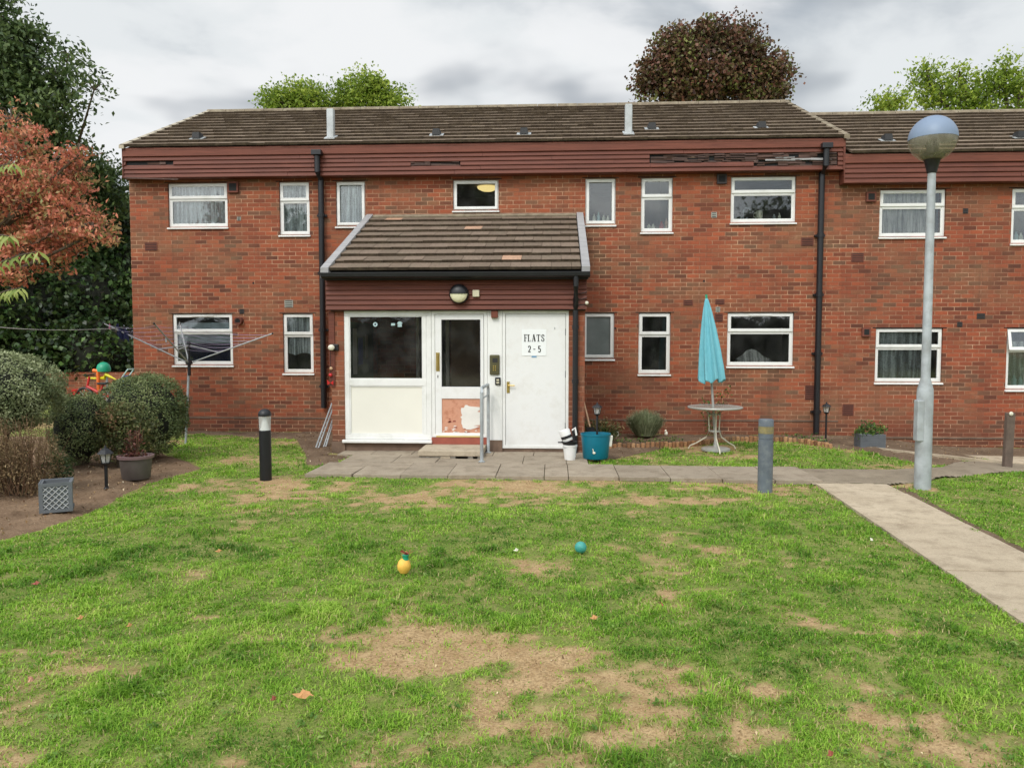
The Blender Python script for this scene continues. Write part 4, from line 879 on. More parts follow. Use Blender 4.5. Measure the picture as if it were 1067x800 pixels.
# bulkhead lamp + sensor box + security light + ornaments
x,z=FP(478.3,306.3,FY-.04); wl=MB(); wl.lathe([(.145,0),(.145,.05),(.13,.07),(.001,.07)],(x,FY-.01,z),28,0,R=Euler((PI/2,0,0)).to_matrix()); wl=wl.build('wall_lamp',M['black'],por,smooth=True)
m=MB(); n=20; V=[]; 
for half,nm,mt in ((1,'hood','black'),(-1,'lens','lens')):
    m=MB(); V=[];Fs=[]
    for i in range(9):
        el=PI/2*i/8
        for j in range(n+1):
            a=PI*j/n*half; r=.128*math.cos(el); V.append((x+r*math.cos(a),FY-.08-.07*math.sin(el)-(.012 if half>0 else 0),z+r*math.sin(a)))
    for i in range(8):
        for j in range(n): q=(i*(n+1)+j,i*(n+1)+j+1,(i+1)*(n+1)+j+1,(i+1)*(n+1)+j); Fs.append(q if half<0 else q[::-1])
    m.add(V,Fs).build(nm,M[mt],wl,smooth=True)
x,z=FP(496,305.8,FY-.03); m=MB(); m.box(x-.05,x+.05,FY-.05,FY-.0,z-.05,z+.05); m.build('light_sensor',M['beige'],por,bevel=.008)
x,z=FP(604,303,FY); 
m=MB(); x,z=FP(609,316,PY); m.tube([(x-.12,PY-.01,z+.02),(x,PY-.06,z),(x+.0,PY-.08,z)],.01,6); m.sphere((x+.03,PY-.1,z),.028,10,1); m.build('cable_lamp',[M['black'],M['cup']],por,smooth=True)
m=MB()
for k in range(3): a,b=FP(598,307+k*4,FY-.02),FP(611,305+k*6,FY+.2); m.tube([(a[0],FY-.03,a[1]),((a[0]+b[0])/2,FY-.06,b[1]-.03),(b[0],FY-.01,b[1])],.005,5)
m.build('loose_cable',M['black'],por)
x,z=FP(346,362,PY-.05); sl_=MB(); sl_.box(x-.02,x+.09,PY-.03,PY-.002,z-.05,z+.05); sl_=sl_.build('security_light',M['black'],por,bevel=.01)
m=MB(); m.sphere((x,PY-.09,z),.045,14,0,1.15,.7,1.); m.build('lens',M['cup'],sl_,smooth=True)
# porch interior
m=MB(); m.box(PX0+.1,PX1-.1,PY+.2,WY,.0,.2); m.build('porch_floor',M['roomlight'],por)
m=MB(); m.box(PX0+.02,PX1-.02,PY+.1,WY,2.3,2.33); m.build('porch_ceiling',M['room'],por)
ix,iz=FP(389,360,13.9); m=MB()
m.box(-2.55,-2.49,14.08,14.14,.2,2.25); m.box(-2.0,-1.94,14.08,14.14,.2,2.25); m.box(-2.49,-2.0,14.08,14.14,2.15,2.25); m.build('inner_frame',M['upvc'],por)
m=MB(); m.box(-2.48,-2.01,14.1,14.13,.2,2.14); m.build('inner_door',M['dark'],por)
m=MB(); m.box(xb-.06,PX1-.1,13.4,13.45,.2,2.3); 
m=MB(); m.box(PX0+.101,PX0+.12,12.2,13.7,1.0,2.0); nb=m.build('notice_board',M['noticeboard'],por)
m=MB(); m.box(PX0+.121,PX0+.123,12.3,12.55,1.15,1.9); m.box(PX0+.121,PX0+.123,12.65,12.95,1.3,1.75,1); m.box(PX0+.121,PX0+.123,13.1,13.3,1.4,1.8); m.build('notice',[M['paper'],M['paperblue']],nb)
m=MB(); m.box(-1.9,PX1-.1,14.1,14.14,.2,2.3); m.build('inner_wall',M['roomlight'],por)
# hanging ornament + butterfly on pier
x,z=FP(345,392,PY); o=MB(); o.tube([(x,PY-.03,z+.45),(x,PY-.03,z)],.003,5); o.sphere((x,PY-.03,z+.02),.03,10,1); o.sphere((x+.01,PY-.03,z+.12),.026,10,2)
o.add([(x,PY-.04,z-.10),(x+.05,PY-.05,z-.06),(x+.045,PY-.045,z-.13)],[(0,1,2)],3); o.add([(x,PY-.04,z-.10),(x-.05,PY-.05,z-.05),(x-.045,PY-.045,z-.13)],[(0,1,2)],3)
o.build('wind_chime',[M['black'],M['rustred'],M['wood'],M['rustred']],None,(x,PY,z),smooth=True,label='small hanging ornament with red butterfly on the left porch pier',cat='ornament')
# ------------------------------------------------------------------ handrail
def P(px,py,z=0): x,y=GP(px,py,z); return Vector((x,y,z))
a=P(502,481,.03); b=Vector((a.x+.015,PY-.12,.03)); zt_=1.05
m=MB(); m.tube([a,(a.x,a.y,zt_-.06),(a.x,a.y+.05,zt_-.0),(b.x,b.y-.05,zt_),(b.x,b.y,zt_-.06),b],.024,10)
hr=thing('handrail','galvanised tube handrail beside the entrance step','handrail',a); m.build('rail',M['galv'],hr,smooth=True)
m=MB(); m.lathe([(.045,0),(.045,.008),(.026,.014)],(a.x,a.y,.03),14); m.lathe([(.045,0),(.045,.008),(.026,.014)],(b.x,b.y,.03),14); m.build('base_plate',M['galv'],hr)
m=MB(); m.tube([(a.x-.0,a.y,.9),(b.x,b.y,.9)],.012,8); m.build('lower_rail',M['galv'],hr,smooth=True)
# ------------------------------------------------------------------ bollards
c=P(277,499); bo=thing('bollard_light','black bollard light with clear lens standing on a bare patch of lawn','bollard',c)
m=MB(); m.lathe([(.072,-.02),(.072,.60),(.066,.605)],c,24); m.build('post',M['black'],bo,smooth=True)
t=NT('clear lens'); p_=t.pos(); tr=t.n('ShaderNodeBsdfTransparent'); b_=t.bsdf((.7,.72,.7),.15,0,None,.6); mx=t.n('ShaderNodeMixShader'); mx.inputs[0].default_value=.45; t.l(tr.outputs[0],mx.inputs[1]); t.l(b_,mx.inputs[2]); M['clear']=t.end(mx.outputs[0])
m=MB(); m.lathe([(.068,.606),(.074,.78)],c,24); m.build('lens',M['clear'],bo,smooth=True)
m=MB(); m.lathe([(.06,.607),(.05,.64),(.02,.77),(.005,.775)],c,20); m.build('reflector',M['white_plastic'],bo,smooth=True)
m=MB(); m.lathe([(.078,.78),(.079,.80),(.07,.835),(.045,.86),(.001,.87)],c,24); m.build('cap',M['black'],bo,smooth=True)
c=P(797,511); bo=thing('bollard_light','grey metal bollard with faded yellow band on the lawn left of the lamp post','bollard',c)
m=MB(); m.lathe([(.082,-.02),(.082,.585),(.076,.588),(.076,.594),(.082,.597),(.082,.655)],c,26); m.build('post',M['grey_paint'],bo,smooth=True)
m=MB(); m.lathe([(.084,.656),(.085,.735)],c,26); m.build('band',M['band'],bo,smooth=True)
m=MB(); m.lathe([(.083,.736),(.083,.805),(.078,.815),(.001,.818)],c,26); m.build('cap',M['grey_paint'],bo,smooth=True)
# ------------------------------------------------------------------ lamp post
c=P(961,508); c.z=-.02; LY=c.y
ztop=FP(969,175,LY)[1]; zj=FP(962,405,LY)[1]
lp=thing('street_lamp','tall galvanised lamp post with round globe lantern beside the concrete path','street lamp',c)
m=MB(); m.lathe([(.090,0),(.088,zj-.06-c.z),(.084,zj-c.z),(.056,zj+.10-c.z),(.050,zj+.14-c.z),(.043,ztop-c.z)],c,26); m.build('post',M['galv'],lp,smooth=True)
m=MB(); m.box(c.x-.115,c.x-.04,LY-.085,LY+.02,.55,1.02); m.build('access_hatch',M['galv'],lp,bevel=.01)
m=MB(); m.lathe([(.05,ztop-.06-c.z),(.06,ztop-.02-c.z),(.085,ztop+.08-c.z),(.13,ztop+.13-c.z),(.135,ztop+.15-c.z),(.05,ztop+.16-c.z)],c,24); m.build('collar',M['black'],lp,smooth=True)
gx,gzc=FP(971.5,145,LY); R=.256; g=Vector((c.x,LY,gzc))
m=MB(); m.lathe([(R*math.sin(a),R*math.cos(a)) for a in np.linspace(.001,PI/2+.02,16)][::-1],g,36); m.build('hood',M['lightgrey'],lp,smooth=True)
t=NT('prismatic lower globe'); p_=t.pos(); w=t.noise(t.scale(p_,(30,30,2)),1,2); tr=t.n('ShaderNodeBsdfTransparent'); t.put(tr.inputs[0],(.85,.83,.74)); b_=t.bsdf(t.mix(w,(.42,.39,.3),(.55,.51,.4)),.12,0,None,.8); mx=t.n('ShaderNodeMixShader'); t.l(t.rng(w,.3,.7,.28,.42),mx.inputs[0]); t.l(tr.outputs[0],mx.inputs[1]); t.l(b_,mx.inputs[2]); M['globe']=t.end(mx.outputs[0])
m=MB(); m.lathe([(R*.99*math.sin(a),R*.99*math.cos(a)) for a in np.linspace(PI/2+.02,PI-.42,14)][::-1],g,36); m.build('lower_globe',M['globe'],lp,smooth=True)
m=MB(); m.lathe([(.06,-.2),(.065,-.03),(.05,.03),(.001,.04)],g,18); m.build('lamp_holder',M['black_matt'],lp,smooth=True)
# ------------------------------------------------------------------ wooden marker post
c=P(1050,484,-.05); m=MB(); h=FP(1050,430,c.y)[1]; mp=thing('marker_post','old wooden post with small white disc at the right edge of the path','post',c)
m.box(c.x-.055,c.x+.055,c.y-.04,c.y+.04,c.z-.1,h,0,.5,Euler((0,.02,0)).to_matrix()); m.build('post',M['oldwood'],mp,bevel=.01)
m=MB(); x,z=FP(1053.5,431,c.y-.05); m.sphere((x,c.y-.055,z),.03,12,0,1,.5,1); m.build('disc',M['cup'],mp,smooth=True)
# ------------------------------------------------------------------ table, parasol
c=P(747,469); c.y+=.0
zt_=.68; tc=Vector((FP(745,426,c.y)[0],c.y,0))
tb=thing('garden_table','round glass topped metal garden table on the grass by the flower bed','table',c)
m=MB(); m.lathe([(.02,zt_-.008),(.395,zt_-.008),(.395,zt_),(.02,zt_)],(tc.x,tc.y,0),40); m.build('table_top',M['table_glass'],tb)
m=MB()
ring=[Vector((tc.x+.405*math.cos(a),tc.y+.405*math.sin(a),zt_-.01)) for a in np.linspace(0,2*PI,41)]; m.tube(ring,.016,8,caps=False); m.build('rim',M['table_metal'],tb,smooth=True)
for k,an in enumerate((PI*1.5,PI/6*.9,PI*.86)):
    d=Vector((math.cos(an),math.sin(an),0)); q=tc
    m=MB(); m.tube([q+d*.22+Vector((0,0,zt_-.02)),q+d*.10+Vector((0,0,zt_-.1)),q+d*.085+Vector((0,0,.3)),q+d*.13+Vector((0,0,.2)),q+d*.28+Vector((0,0,.1)),q+d*.38+Vector((0,0,.05)),q+d*.41+Vector((0,0,.0))],.010,8); m.build('leg',M['cream_metal'],tb,smooth=True)
m=MB()
for zz in (.3,.56): m.tube([tc+Vector((.09*math.cos(a),.09*math.sin(a),zz)) for a in np.linspace(0,2*PI,17)],.010,6,caps=False)
m.build('brace_ring',M['table_metal'],tb,smooth=True)
base=Vector((tc.x+.02,tc.y,0)); top=Vector((FP(736,309,c.y)[0],c.y,FP(736,309,c.y)[1]))
pr_=thing('parasol','closed turquoise parasol standing through the round garden table','parasol',base)
m=MB(); m.tube([base+Vector((0,0,.03)),base.lerp(top,.97)],.019,10); m.build('pole',M['table_metal'],pr_,smooth=True)
m=MB(); m.lathe([(.22,.0),(.22,.03),(.19,.045),(.04,.06),(.026,.16),(.02,.16)],base,28); m.build('base',M['table_metal'],pr_,smooth=True)
R3=(top-base).to_track_quat('Z','Y').to_matrix(); L=(top-base).length; zb1=.455*L*1.0
zb1=(FP(740,397,c.y)[1])/top.z*L
prof=[(.215,zb1),(.213,zb1+.02),(.2,zb1+.2),(.165,zb1+.5),(.12,zb1+.8),(.07,zb1+1.08),(.03,L-.06),(.012,L-.02)]
def fold(q,i,j,a):
    k=1+.2*math.sin(a*8+.7*i*.3)+.05*math.sin(a*19+i*.4); q=Vector((q.x*k,q.y*k*.85,q.z)); 
    if i<=1: q.z+=.03*math.sin(a*8)+.015*math.sin(a*3+1)
    return q
m=MB(); m.lathe(prof,base,112,R=R3,fn=fold); m.f=[f for f in m.f if len(f)==4]; m.t=m.t[:len(m.f)]; m.m=m.m[:len(m.f)]; can=m.build('canopy',M['parasol'],pr_,smooth=True)
so=can.modifiers.new('thick','SOLIDIFY'); so.thickness=.004
m=MB(); m.tube([base+(top-base)*(1-.03/L),top+Vector((0,0,.03))],.018,8); m.build('finial',M['toygreen'],pr_,smooth=True)
# ------------------------------------------------------------------ log edging and back-bed things
def polyline(pts,step):
    out=[]; pts=[Vector((a,b)) for a,b in pts]
    for a,b in zip(pts[:-1],pts[1:]):
        n=max(1,int((b-a).length/step)); out+=[a.lerp(b,i/n) for i in range(n)]
    return out
m=MB()
for q in polyline(edging,.068):
    h=.07+random.uniform(-.015,.012); j=random.uniform(-.01,.01); m.lathe([(.033,-.05),(.033,h-.008),(.025,h)],(q.x,q.y+j,0),8)
    for i in range(len(m.t)-9,len(m.t)): pass
m.t=[random.random() if i%10==0 else 0 for i in range(len(m.f))]; tt=0
for i in range(len(m.f)):
    if i%18==0: tt=random.random()
    m.t[i]=tt
m.build('log_edging',M['log'],None,(edging[0][0],edging[0][1],0),smooth=True,label='low log roll edging curving along the flower bed under the brick wall',cat='edging')
# lantern stakes
def lantern(c,h,label,mat='black',s=1.):
    o=thing('garden_lantern',label,'lantern',c,'black stake lanterns'); b=h-.2*s
    m=MB(); m.tube([c,c+Vector((0,0,b))],.016*s,8); m.lathe([(.03*s,0),(.02*s,.02)],c,10); m.build('pole',M[mat],o,smooth=True)
    q=c+Vector((0,0,b)); m=MB(); m.lathe([(.02*s,0),(.045*s,.02*s),(.045*s,.03*s)],q,6); 
    for k in range(6): a=2*PI*k/6; m.tube([q+Vector((.042*s*math.cos(a),.042*s*math.sin(a),.03*s)),q+Vector((.062*s*math.cos(a),.062*s*math.sin(a),.12*s))],.004*s,4)
    m.lathe([(.085*s,.12*s),(.05*s,.155*s),(.015*s,.175*s),(.008*s,.2*s),(.001,.2*s)],q,6); m.build('frame',M[mat],o)
    m=MB(); m.lathe([(.036*s,.03*s),(.054*s,.118*s)],q,6); m.build('glass',M['clear'],o); return o
c=Vector((*FP(860.5,455,12.95)[:1],12.95,.03)); lantern(c,.66,'black stake lantern by the right downpipe above the log edging',s=1.)
c=P(111,509); lantern(c,.50,'short black stake lantern in the soil left of the round plant pot',s=1.15)
# ------------------------------------------------------------------ teal tub
c=P(621,481); c.y=c.y+.12; c.z=.03; tub=thing('plastic_tub','teal plastic tub planter standing at the right corner of the porch','tub',c)
m=MB(); m.lathe([(.001,0),(.165,.0),(.18,.02),(.205,.33),(.215,.335),(.215,.36),(.198,.36),(.19,.30),(.001,.30)],c,32,0,1.,.85); m.build('tub_body',M['teal'],tub,smooth=True)
m=MB(); m.lathe([(.001,.302),(.188,.302)],c,24,0,1,.85); m.build('soil',M['soilc'],tub)
m=MB(); q=c+Vector((-.03,-.162,.10)); m.sphere(q,.022,10,0,1,.3,.8); m.tube([q+Vector((-.01,0,.0)),q+Vector((-.014,-.002,.05)),q+Vector((-.024,-.002,.055))],.006,6); m.build('goose_motif',M['cup'],tub,smooth=True)
m=MB(); m.box(c.x+.19,c.x+.235,c.y-.02,c.y+.02,.2,.36,0,.5,Euler((0,.12,0)).to_matrix()); m.build('tub_handle',M['cream'],tub,bevel=.01)
lantern(c+Vector((.02,0,.30)),.30+.20,'black lantern standing in the teal tub beside the porch',s=.95)
# bucket with lid and jug
c=P(594,482); c.z=.03; c.y+=.1
bk=thing('bucket','white plastic bucket standing under the porch downpipe','bucket',c); m=MB(); m.lathe([(.001,0),(.075,0),(.098,.19),(.104,.195),(.104,.21),(.094,.21),(.07,.02)],c,26); m.build('pail',M['white_plastic'],bk,smooth=True)
m=MB(); m.tube([c+Vector((.1*math.cos(a),-.03-.06*math.sin(a),.19-.02*math.sin(a))) for a in np.linspace(0,PI,12)],.003,5); m.build('bail_handle',M['galv'],bk)
m=MB(); m.lathe([(.001,0),(.085,.0),(.11,.03),(.11,.045),(.095,.045),(.08,.012)],c+Vector((-.01,0,.212)),24,0,1.,1.); m.box(c.x-.17,c.x-.09,c.y-.02,c.y+.02,.265,.28); m.build('black_dish',M['black'],None,c+Vector((0,0,.212)),smooth=True,label='black plastic dish with a short handle lying on the white bucket',cat='dish')
m=MB(); Rj=Euler((0,-.35,0)).to_matrix(); q=c+Vector((-.03,0,.265)); jg=thing('container','white plastic container with a black band tilted on the black dish','container',q)
m.lathe([(.07,0),(.075,.01),(.078,.15),(.07,.165),(.001,.168)],q,22,R=Rj); m.build('container_body',M['white_plastic'],jg,smooth=True)
m=MB(); m.lathe([(.0785,.04),(.0795,.08)],q,22,R=Rj); m.build('band',M['black'],jg,smooth=True)
m=MB(); m.tube([q+Vector((.06,-.02,.15)),q+Vector((.10,-.02,.19)),q+Vector((.12,-.02,.08))],.014,8); m.build('grip',M['white_plastic'],jg,smooth=True)
# rake handle leaning on the wall
a=P3(613.5,440,12.0); b=P3(607,413,12.6); d=(b-a).normalized(); sp_=thing('garden_spade','wooden handled spade leaning beside the porch behind the teal tub','spade',a-d*.5)
m=MB(); m.tube([a-d*.12,b],.014,8); m.build('shaft',M['wood'],sp_,smooth=True)
m=MB(); q=a-d*.12; m.add([q+Vector((-.06,0,0)),q+Vector((.06,0,0)),q+Vector((.07,0,0))-d*.22,q+Vector((0,0,0))-d*.3,q+Vector((-.07,0,0))-d*.22],[(0,1,2,3,4),(4,3,2,1,0)]); m.build('blade',M['black_matt'],sp_)
# small white ornaments
for px,py,lb in ((642,458,'white duck ornament on the soil near the teal tub'),(694,457,'tiny white duck ornament at the right side of the lavender bush')):
    s=1. if px<660 else .6; x,y=GP(px,py,.06); y+=.25; x=FP(px,py,y)[0]; m=MB(); q=Vector((x,y,.12)); m.sphere(q,.06*s,14,0,.8,.9,1.1); m.sphere(q+Vector((-.02*s,-.02,.08*s)),.032*s,12); m.lathe([(.012*s,0),(.001,.03*s)],q+Vector((-.05*s,-.02,.08*s)),8,1,R=Euler((0,-PI/2,0)).to_matrix()); m.build('duck_ornament',[M['cup'],M['orange']],None,q,smooth=True,label=lb,cat='ornament')
# ------------------------------------------------------------------ grey planter under right window
c=Vector((*FP(906,468,12.5)[:1],12.5,-.03)); pl=thing('planter','dark wicker planter with small green plant under the right block wall','planter',c)
m=MB(); m.box(c.x-.19,c.x+.19,c.y-.13,c.y+.13,c.z,c.z+.25)
rr=random.Random(9)
for k in range(9):
    z=c.z+.02+k*.026; m.box(c.x-.196,c.x+.196,c.y-.137,c.y+.137,z,z+.018)
m.build('box',M['planter'],pl)
p_,ci,dd=crown([(c.x,c.y,c.z+.3,.2,.13,.12)],40,14,.05,RNG); V,Q=leaves(p_,.05,.5); M['lf_green']=leaf_mat('plain green leaves',[(0,(38,62,24)),(.5,(70,100,40)),(1,(120,150,70))]); npmesh('foliage',V,Q,RNG.random(len(Q)),M['lf_green'],pl)
# ------------------------------------------------------------------ lattice planter left
c=P(56,537); X0,_=GP(38.5,536); X1,_=GP(74,534); w=.132; c.x=(X0+X1)/2-.0; hh=.285; c.z=.03
lt=thing('lattice_planter','square grey planter with pale diamond lattice on the bare soil','planter',c)
Rz=Euler((0,0,.52)).to_matrix(); cen=(c.x,c.y+w,0)
m=MB(); yb=c.y; 
for (a0,a1,b0,b1) in ((c.x-w,c.x+w,yb,yb+.02),(c.x-w,c.x+w,yb+2*w-.02,yb+2*w),(c.x-w,c.x-w+.02,yb+.02,yb+2*w-.02),(c.x+w-.02,c.x+w,yb+.02,yb+2*w-.02)): m.box(a0,a1,b0,b1,c.z,c.z+hh,0,.5,Rz,cen)
m.box(c.x-w+.02,c.x+w-.02,yb+.02,yb+2*w-.02,c.z,c.z+hh*.8,1,.5,Rz,cen); m.build('box',[M['planter'],M['soilc']],lt)
m=MB(); 
def rb(a0,a1,b0,b1,z0,z1): m.box(a0,a1,b0,b1,z0,z1,0,.5,Rz,cen)
frame_boxes_=[(c.x-w-.01,c.x+w+.01,c.z+hh-.03,c.z+hh+.005),(c.x-w-.01,c.x+w+.01,c.z,c.z+.03),(c.x-w-.01,c.x-w+.025,c.z+.03,c.z+hh-.03),(c.x+w-.025,c.x+w+.01,c.z+.03,c.z+hh-.03)]
for a0,a1,z0,z1 in frame_boxes_: rb(a0,a1,yb-.012,yb-.001,z0,z1)
for s in (c.x-w-.011,c.x+w+.001):
    rb(s,s+.01,yb,yb+2*w,c.z+hh-.03,c.z+hh+.005); rb(s,s+.01,yb,yb+2*w,c.z,c.z+.03)
rb(c.x-w-.01,c.x+w+.01,yb+2*w+.001,yb+2*w+.012,c.z+hh-.03,c.z+hh+.005)
m.build('rim',M['planter'],lt)
m=MB(); x0,x1,z0,z1=c.x-w+.02,c.x+w-.02,c.z+.03,c.z+hh-.03; W_=x1-x0; H_=z1-z0; n=4
for k in range(-n,n+1):
    for sg in (1,-1):
        pts=[]
        # line x=x0+W*(s), z=z0+H*(s*sg+k/n*..)
        for s in np.linspace(0,1,41):
            zz=(s*1.0 if sg>0 else 1-s)+k/ n*1.0
            if 0<=zz<=1: pts.append((x0+W_*s,z0+H_*zz))
        if len(pts)>1:
            a,b=Vector((pts[0][0],yb-.006,pts[0][1])),Vector((pts[-1][0],yb-.006,pts[-1][1])); C=Vector(cen)
            m.tube([Rz@(a-C)+C,Rz@(b-C)+C],.0045,4)
m.build('lattice',M['lattice'],lt)
# round pot
c=P(135.5,503); c.y+=.14; c.z=.03; pt=thing('plant_pot','large round grey plant pot with dark red plant in front of the clipped bush','plant pot',c)
m=MB(); m.lathe([(.001,0),(.15,0),(.16,.015),(.185,.255),(.17,.255),(.16,.2),(.001,.2)],c,32); m.build('pot',M['pot'],pt,smooth=True)
m=MB(); m.lathe([(.184,.25),(.207,.252),(.21,.285),(.195,.288),(.183,.26)],c,32); m.build('rim',M['pot_rim'],pt,smooth=True)
m=MB(); m.lathe([(.001,.235),(.178,.232)],c,20); m.build('soil',M['soilc'],pt)
M['lf_maroon']=leaf_mat('maroon leaves',[(0,(44,20,22)),(.5,(92,46,44)),(1,(136,84,70))])
p_,ci,dd=crown([(c.x-.02,c.y,c.z+.3,.14,.12,.07),(c.x-.02,c.y,c.z+.42,.08,.08,.16)],50,8,.03,RNG); V,Q=leaves(p_,.05,.4); npmesh('foliage',V,Q,RNG.random(len(Q)),M['lf_maroon'],pt)
m=MB()
for k in range(9): a=random.uniform(0,6.28); m.tube([c+Vector((0,0,.22)),c+Vector((.05*math.cos(a),.05*math.sin(a),.4)),c+Vector((.09*math.cos(a),.09*math.sin(a),.5+random.random()*.15))],[.005,.004,.002],5)
m.build('stems',M['twig'],pt)
# ------------------------------------------------------------------ rotary dryer
b=P(193.5,462.5); hub=Vector((FP(197,378.5,b.y)[0],b.y,FP(197,378.5,b.y)[1])); rd=thing('rotary_dryer','open rotary washing line on a thin metal pole in front of the left windows','washing line',b)
m=MB(); m.tube([b,hub],.019,10); m.build('pole',M['galv'],rd,smooth=True)
m=MB(); m.tube([hub-Vector((0,0,.2)),hub+Vector((0,0,.02))],.026,10); m.lathe([(.03,-.02),(.055,-.01),(.055,.03),(.03,.04)],hub,12); m.tube([hub,hub+Vector((.0,0,.33))],.017,8); m.lathe([(.03,.3),(.035,.33),(.02,.36)],hub,10); m.build('hub',M['black'],rd,smooth=True)
arms=[]; base_az=math.radians(6)
ltip=P3(108,337,b.y-.12); rtip=P3(284,347.5,b.y+.1); btip=P3(187.5,338,b.y+1.35); ftip=Vector((hub.x+.12,b.y-1.3,hub.z+.62))
tips=[ltip,ftip,rtip,btip]
for tpnt in tips:
    m=MB(); m.tube([hub,tpnt],.011,8); m.sphere(tpnt,.017,8,1); m.build('arm',[M['lattice'],M['black']],rd,smooth=True)
m=MB()
for tpnt in tips: q=hub.lerp(tpnt,.36); m.tube([hub+Vector((0,0,.30)),q],.008,6)
m.build('brace',M['lattice'],rd)
for k in range(6):
    f=.45+.1*k; m=MB()
    q=[hub.lerp(t_p,f) for t_p in tips]
    for i in range(4):
        a_,b_=q[i],q[(i+1)%4]; pts=[a_.lerp(b_,s)-Vector((0,0,.05*math.sin(PI*s))) for s in np.linspace(0,1,7)]; m.tube(pts,.0016,4)
    m.build('line',M['violet'],rd)
def peg(q,mat,label):
    m=MB(); m.box(q.x-.009,q.x-.001,q.y-.006,q.y+.006,q.z-.07,q.z+.02,0,.5,Euler((0,.1,0)).to_matrix()); m.box(q.x+.001,q.x+.009,q.y-.006,q.y+.006,q.z-.07,q.z+.02,0,.5,Euler((0,-.1,0)).to_matrix()); m.build('clothes_peg',M[mat],None,q,label=label,cat='clothes peg',group='pegs on the rotary dryer')
peg(hub.lerp(ltip,.80)+Vector((0,0,.02)),'pink','pink clothes peg on the left arm of the rotary dryer, nearer the pole')
peg(hub.lerp(ltip,.93)+Vector((0,0,.02)),'pink','pink clothes peg near the tip of the left dryer arm')
peg(P3(173,352,b.y-.5),'lattice','white clothes peg hanging from a line left of the dryer pole')
peg(P3(187,336,b.y+1.3),'lattice','white clothes peg at the tip of the rear dryer arm')
q=hub.lerp(ltip,.87); m=MB(); V=[];n=10
for j in range(5):
    for i in range(n+1): V.append((q.x+.02+.2*i/n,q.y+.03*math.sin(i*1.3+j*.3),q.z+.07-.18*j/4-.10*i/n+.03*math.sin(i)))
m.add(V,[(j*(n+1)+i,j*(n+1)+i+1,(j+1)*(n+1)+i+1,(j+1)*(n+1)+i) for j in range(4) for i in range(n)]); m.build('peg_bag',M['navy'],None,q,label='small navy cloth hanging near the left arm tip of the rotary dryer',cat='cloth')
# long washing line from the left
m=MB(); a_=P3(-60,334,b.y-.3); b_=ltip; m.tube([a_.lerp(b_+Vector((.25,0,-.08)),s)-Vector((0,0,.08*math.sin(PI*s))) for s in np.linspace(0,1,14)],.006,5); m.build('clothes_line',M['line'],None,a_,label='grey clothes line stretching from the left edge to the rotary dryer',cat='clothes line')
# folded airer leaning on porch side
af=thing('clothes_airer','folded metal clothes airer leaning in the corner left of the porch','clothes airer',P(335,470))
fr_=[((328.5,468),(346,420)),((331,469),(347,425)),((336,469.5),(346.5,437)),((338.5,469),(347,440))]
for (p0,p1) in fr_: m=MB(); m.tube([P3(*p0,12.0),P3(*p1,12.35)],.012,6); m.build('rail',M['galv'],af,smooth=True)
m=MB()
for s in np.linspace(.05,.95,9): a0=P3(*fr_[0][0],12.).lerp(P3(*fr_[0][1],12.35),s); a1=P3(*fr_[1][0],12.).lerp(P3(*fr_[1][1],12.35),s); m.tube([a0,a1],.005,5); a0=P3(*fr_[2][0],12.).lerp(P3(*fr_[2][1],12.35),s); a1=P3(*fr_[3][0],12.).lerp(P3(*fr_[3][1],12.35),s); m.tube([a0,a1],.005,5)
m.build('rungs',M['galv'],af)
# ------------------------------------------------------------------ balls, leaf
c=P(605,575); r=.048; c.z=r*.8; m=MB(); m.sphere(c,r,28); m.build('ball',M['tealball'],None,c,smooth=True,label='small teal rubber ball lying on the lawn',cat='ball')
c=P(421,597); c.z=.05; ty=thing('toy','yellow ball toy with green neck and red ribbon top lying on the lawn','toy',c)
m=MB(); m.lathe([(.001,-.05),(.03,-.045),(.048,-.015),(.05,.01),(.04,.04),(.02,.058),(.001,.06)],c,24); m.build('body',M['mango'],ty,smooth=True)
m=MB(); m.lathe([(.024,.052),(.02,.075),(.026,.085),(.001,.09)],c+Vector((.012,0,0)),14); m.build('neck',M['toygreen'],ty,smooth=True)
m=MB(); 
for k in range(7): a=k*.9; q=c+Vector((.02,0,.085)); e=q+Vector((.045*math.cos(a),.03*math.sin(a),.025+.01*math.sin(k*2))); m.add([q,q+Vector((.01,.01,.008)),e+Vector((.008,0,.008)),e,e+Vector((-.008,0,-.004))],[(0,1,2,3,4)])
m.build('ribbon',M['red_tile'],ty)
def fleaf(px,py,s,mat,label,rot=0.,name='fallen_leaf',lift=.035):
    c=P(px,py,.03); pts=[(-1,0),(-.7,.25),(-.35,.2),(-.2,.45),(.1,.3),(.45,.4),(.6,.12),(1,0),(.6,-.15),(.3,-.4),(0,-.28),(-.3,-.4),(-.6,-.2)]
    m=MB(); V=[(0,0,.012)]+[(a*s,b*s,.01*math.sin(3*a+b*4)+.012*abs(b)) for a,b in pts]; Rz_=Euler((.25,.1,rot)).to_matrix(); V=[Rz_@Vector(v)+c+Vector((0,0,lift-.02)) for v in V]
    n=len(pts); m.add(V,[(0,1+i,1+(i+1)%n) for i in range(n)])
    m.build(name,M[mat],None,c,label=label,cat='leaf',group='fallen leaves on the lawn')
fleaf(316,727,.055,'leafbrown','largest orange brown fallen leaf, lying front left of centre on the lawn')
fleaf(285,731,.018,'red_tile','small red leaf just left of the largest orange leaf',1.)
fleaf(84,646,.025,'leafbrown','small orange leaf at the left of the lawn',.5); fleaf(32,711,.03,'peel_orange','pinkish leaf at the far left front of the lawn',2.)
fleaf(135,654,.02,'leafbrown','tiny orange leaf on the left of the lawn beside a bare patch',.9); fleaf(228,576,.03,'leafbrown','pale brown leaf on the lush grass below the bollard light',.2)
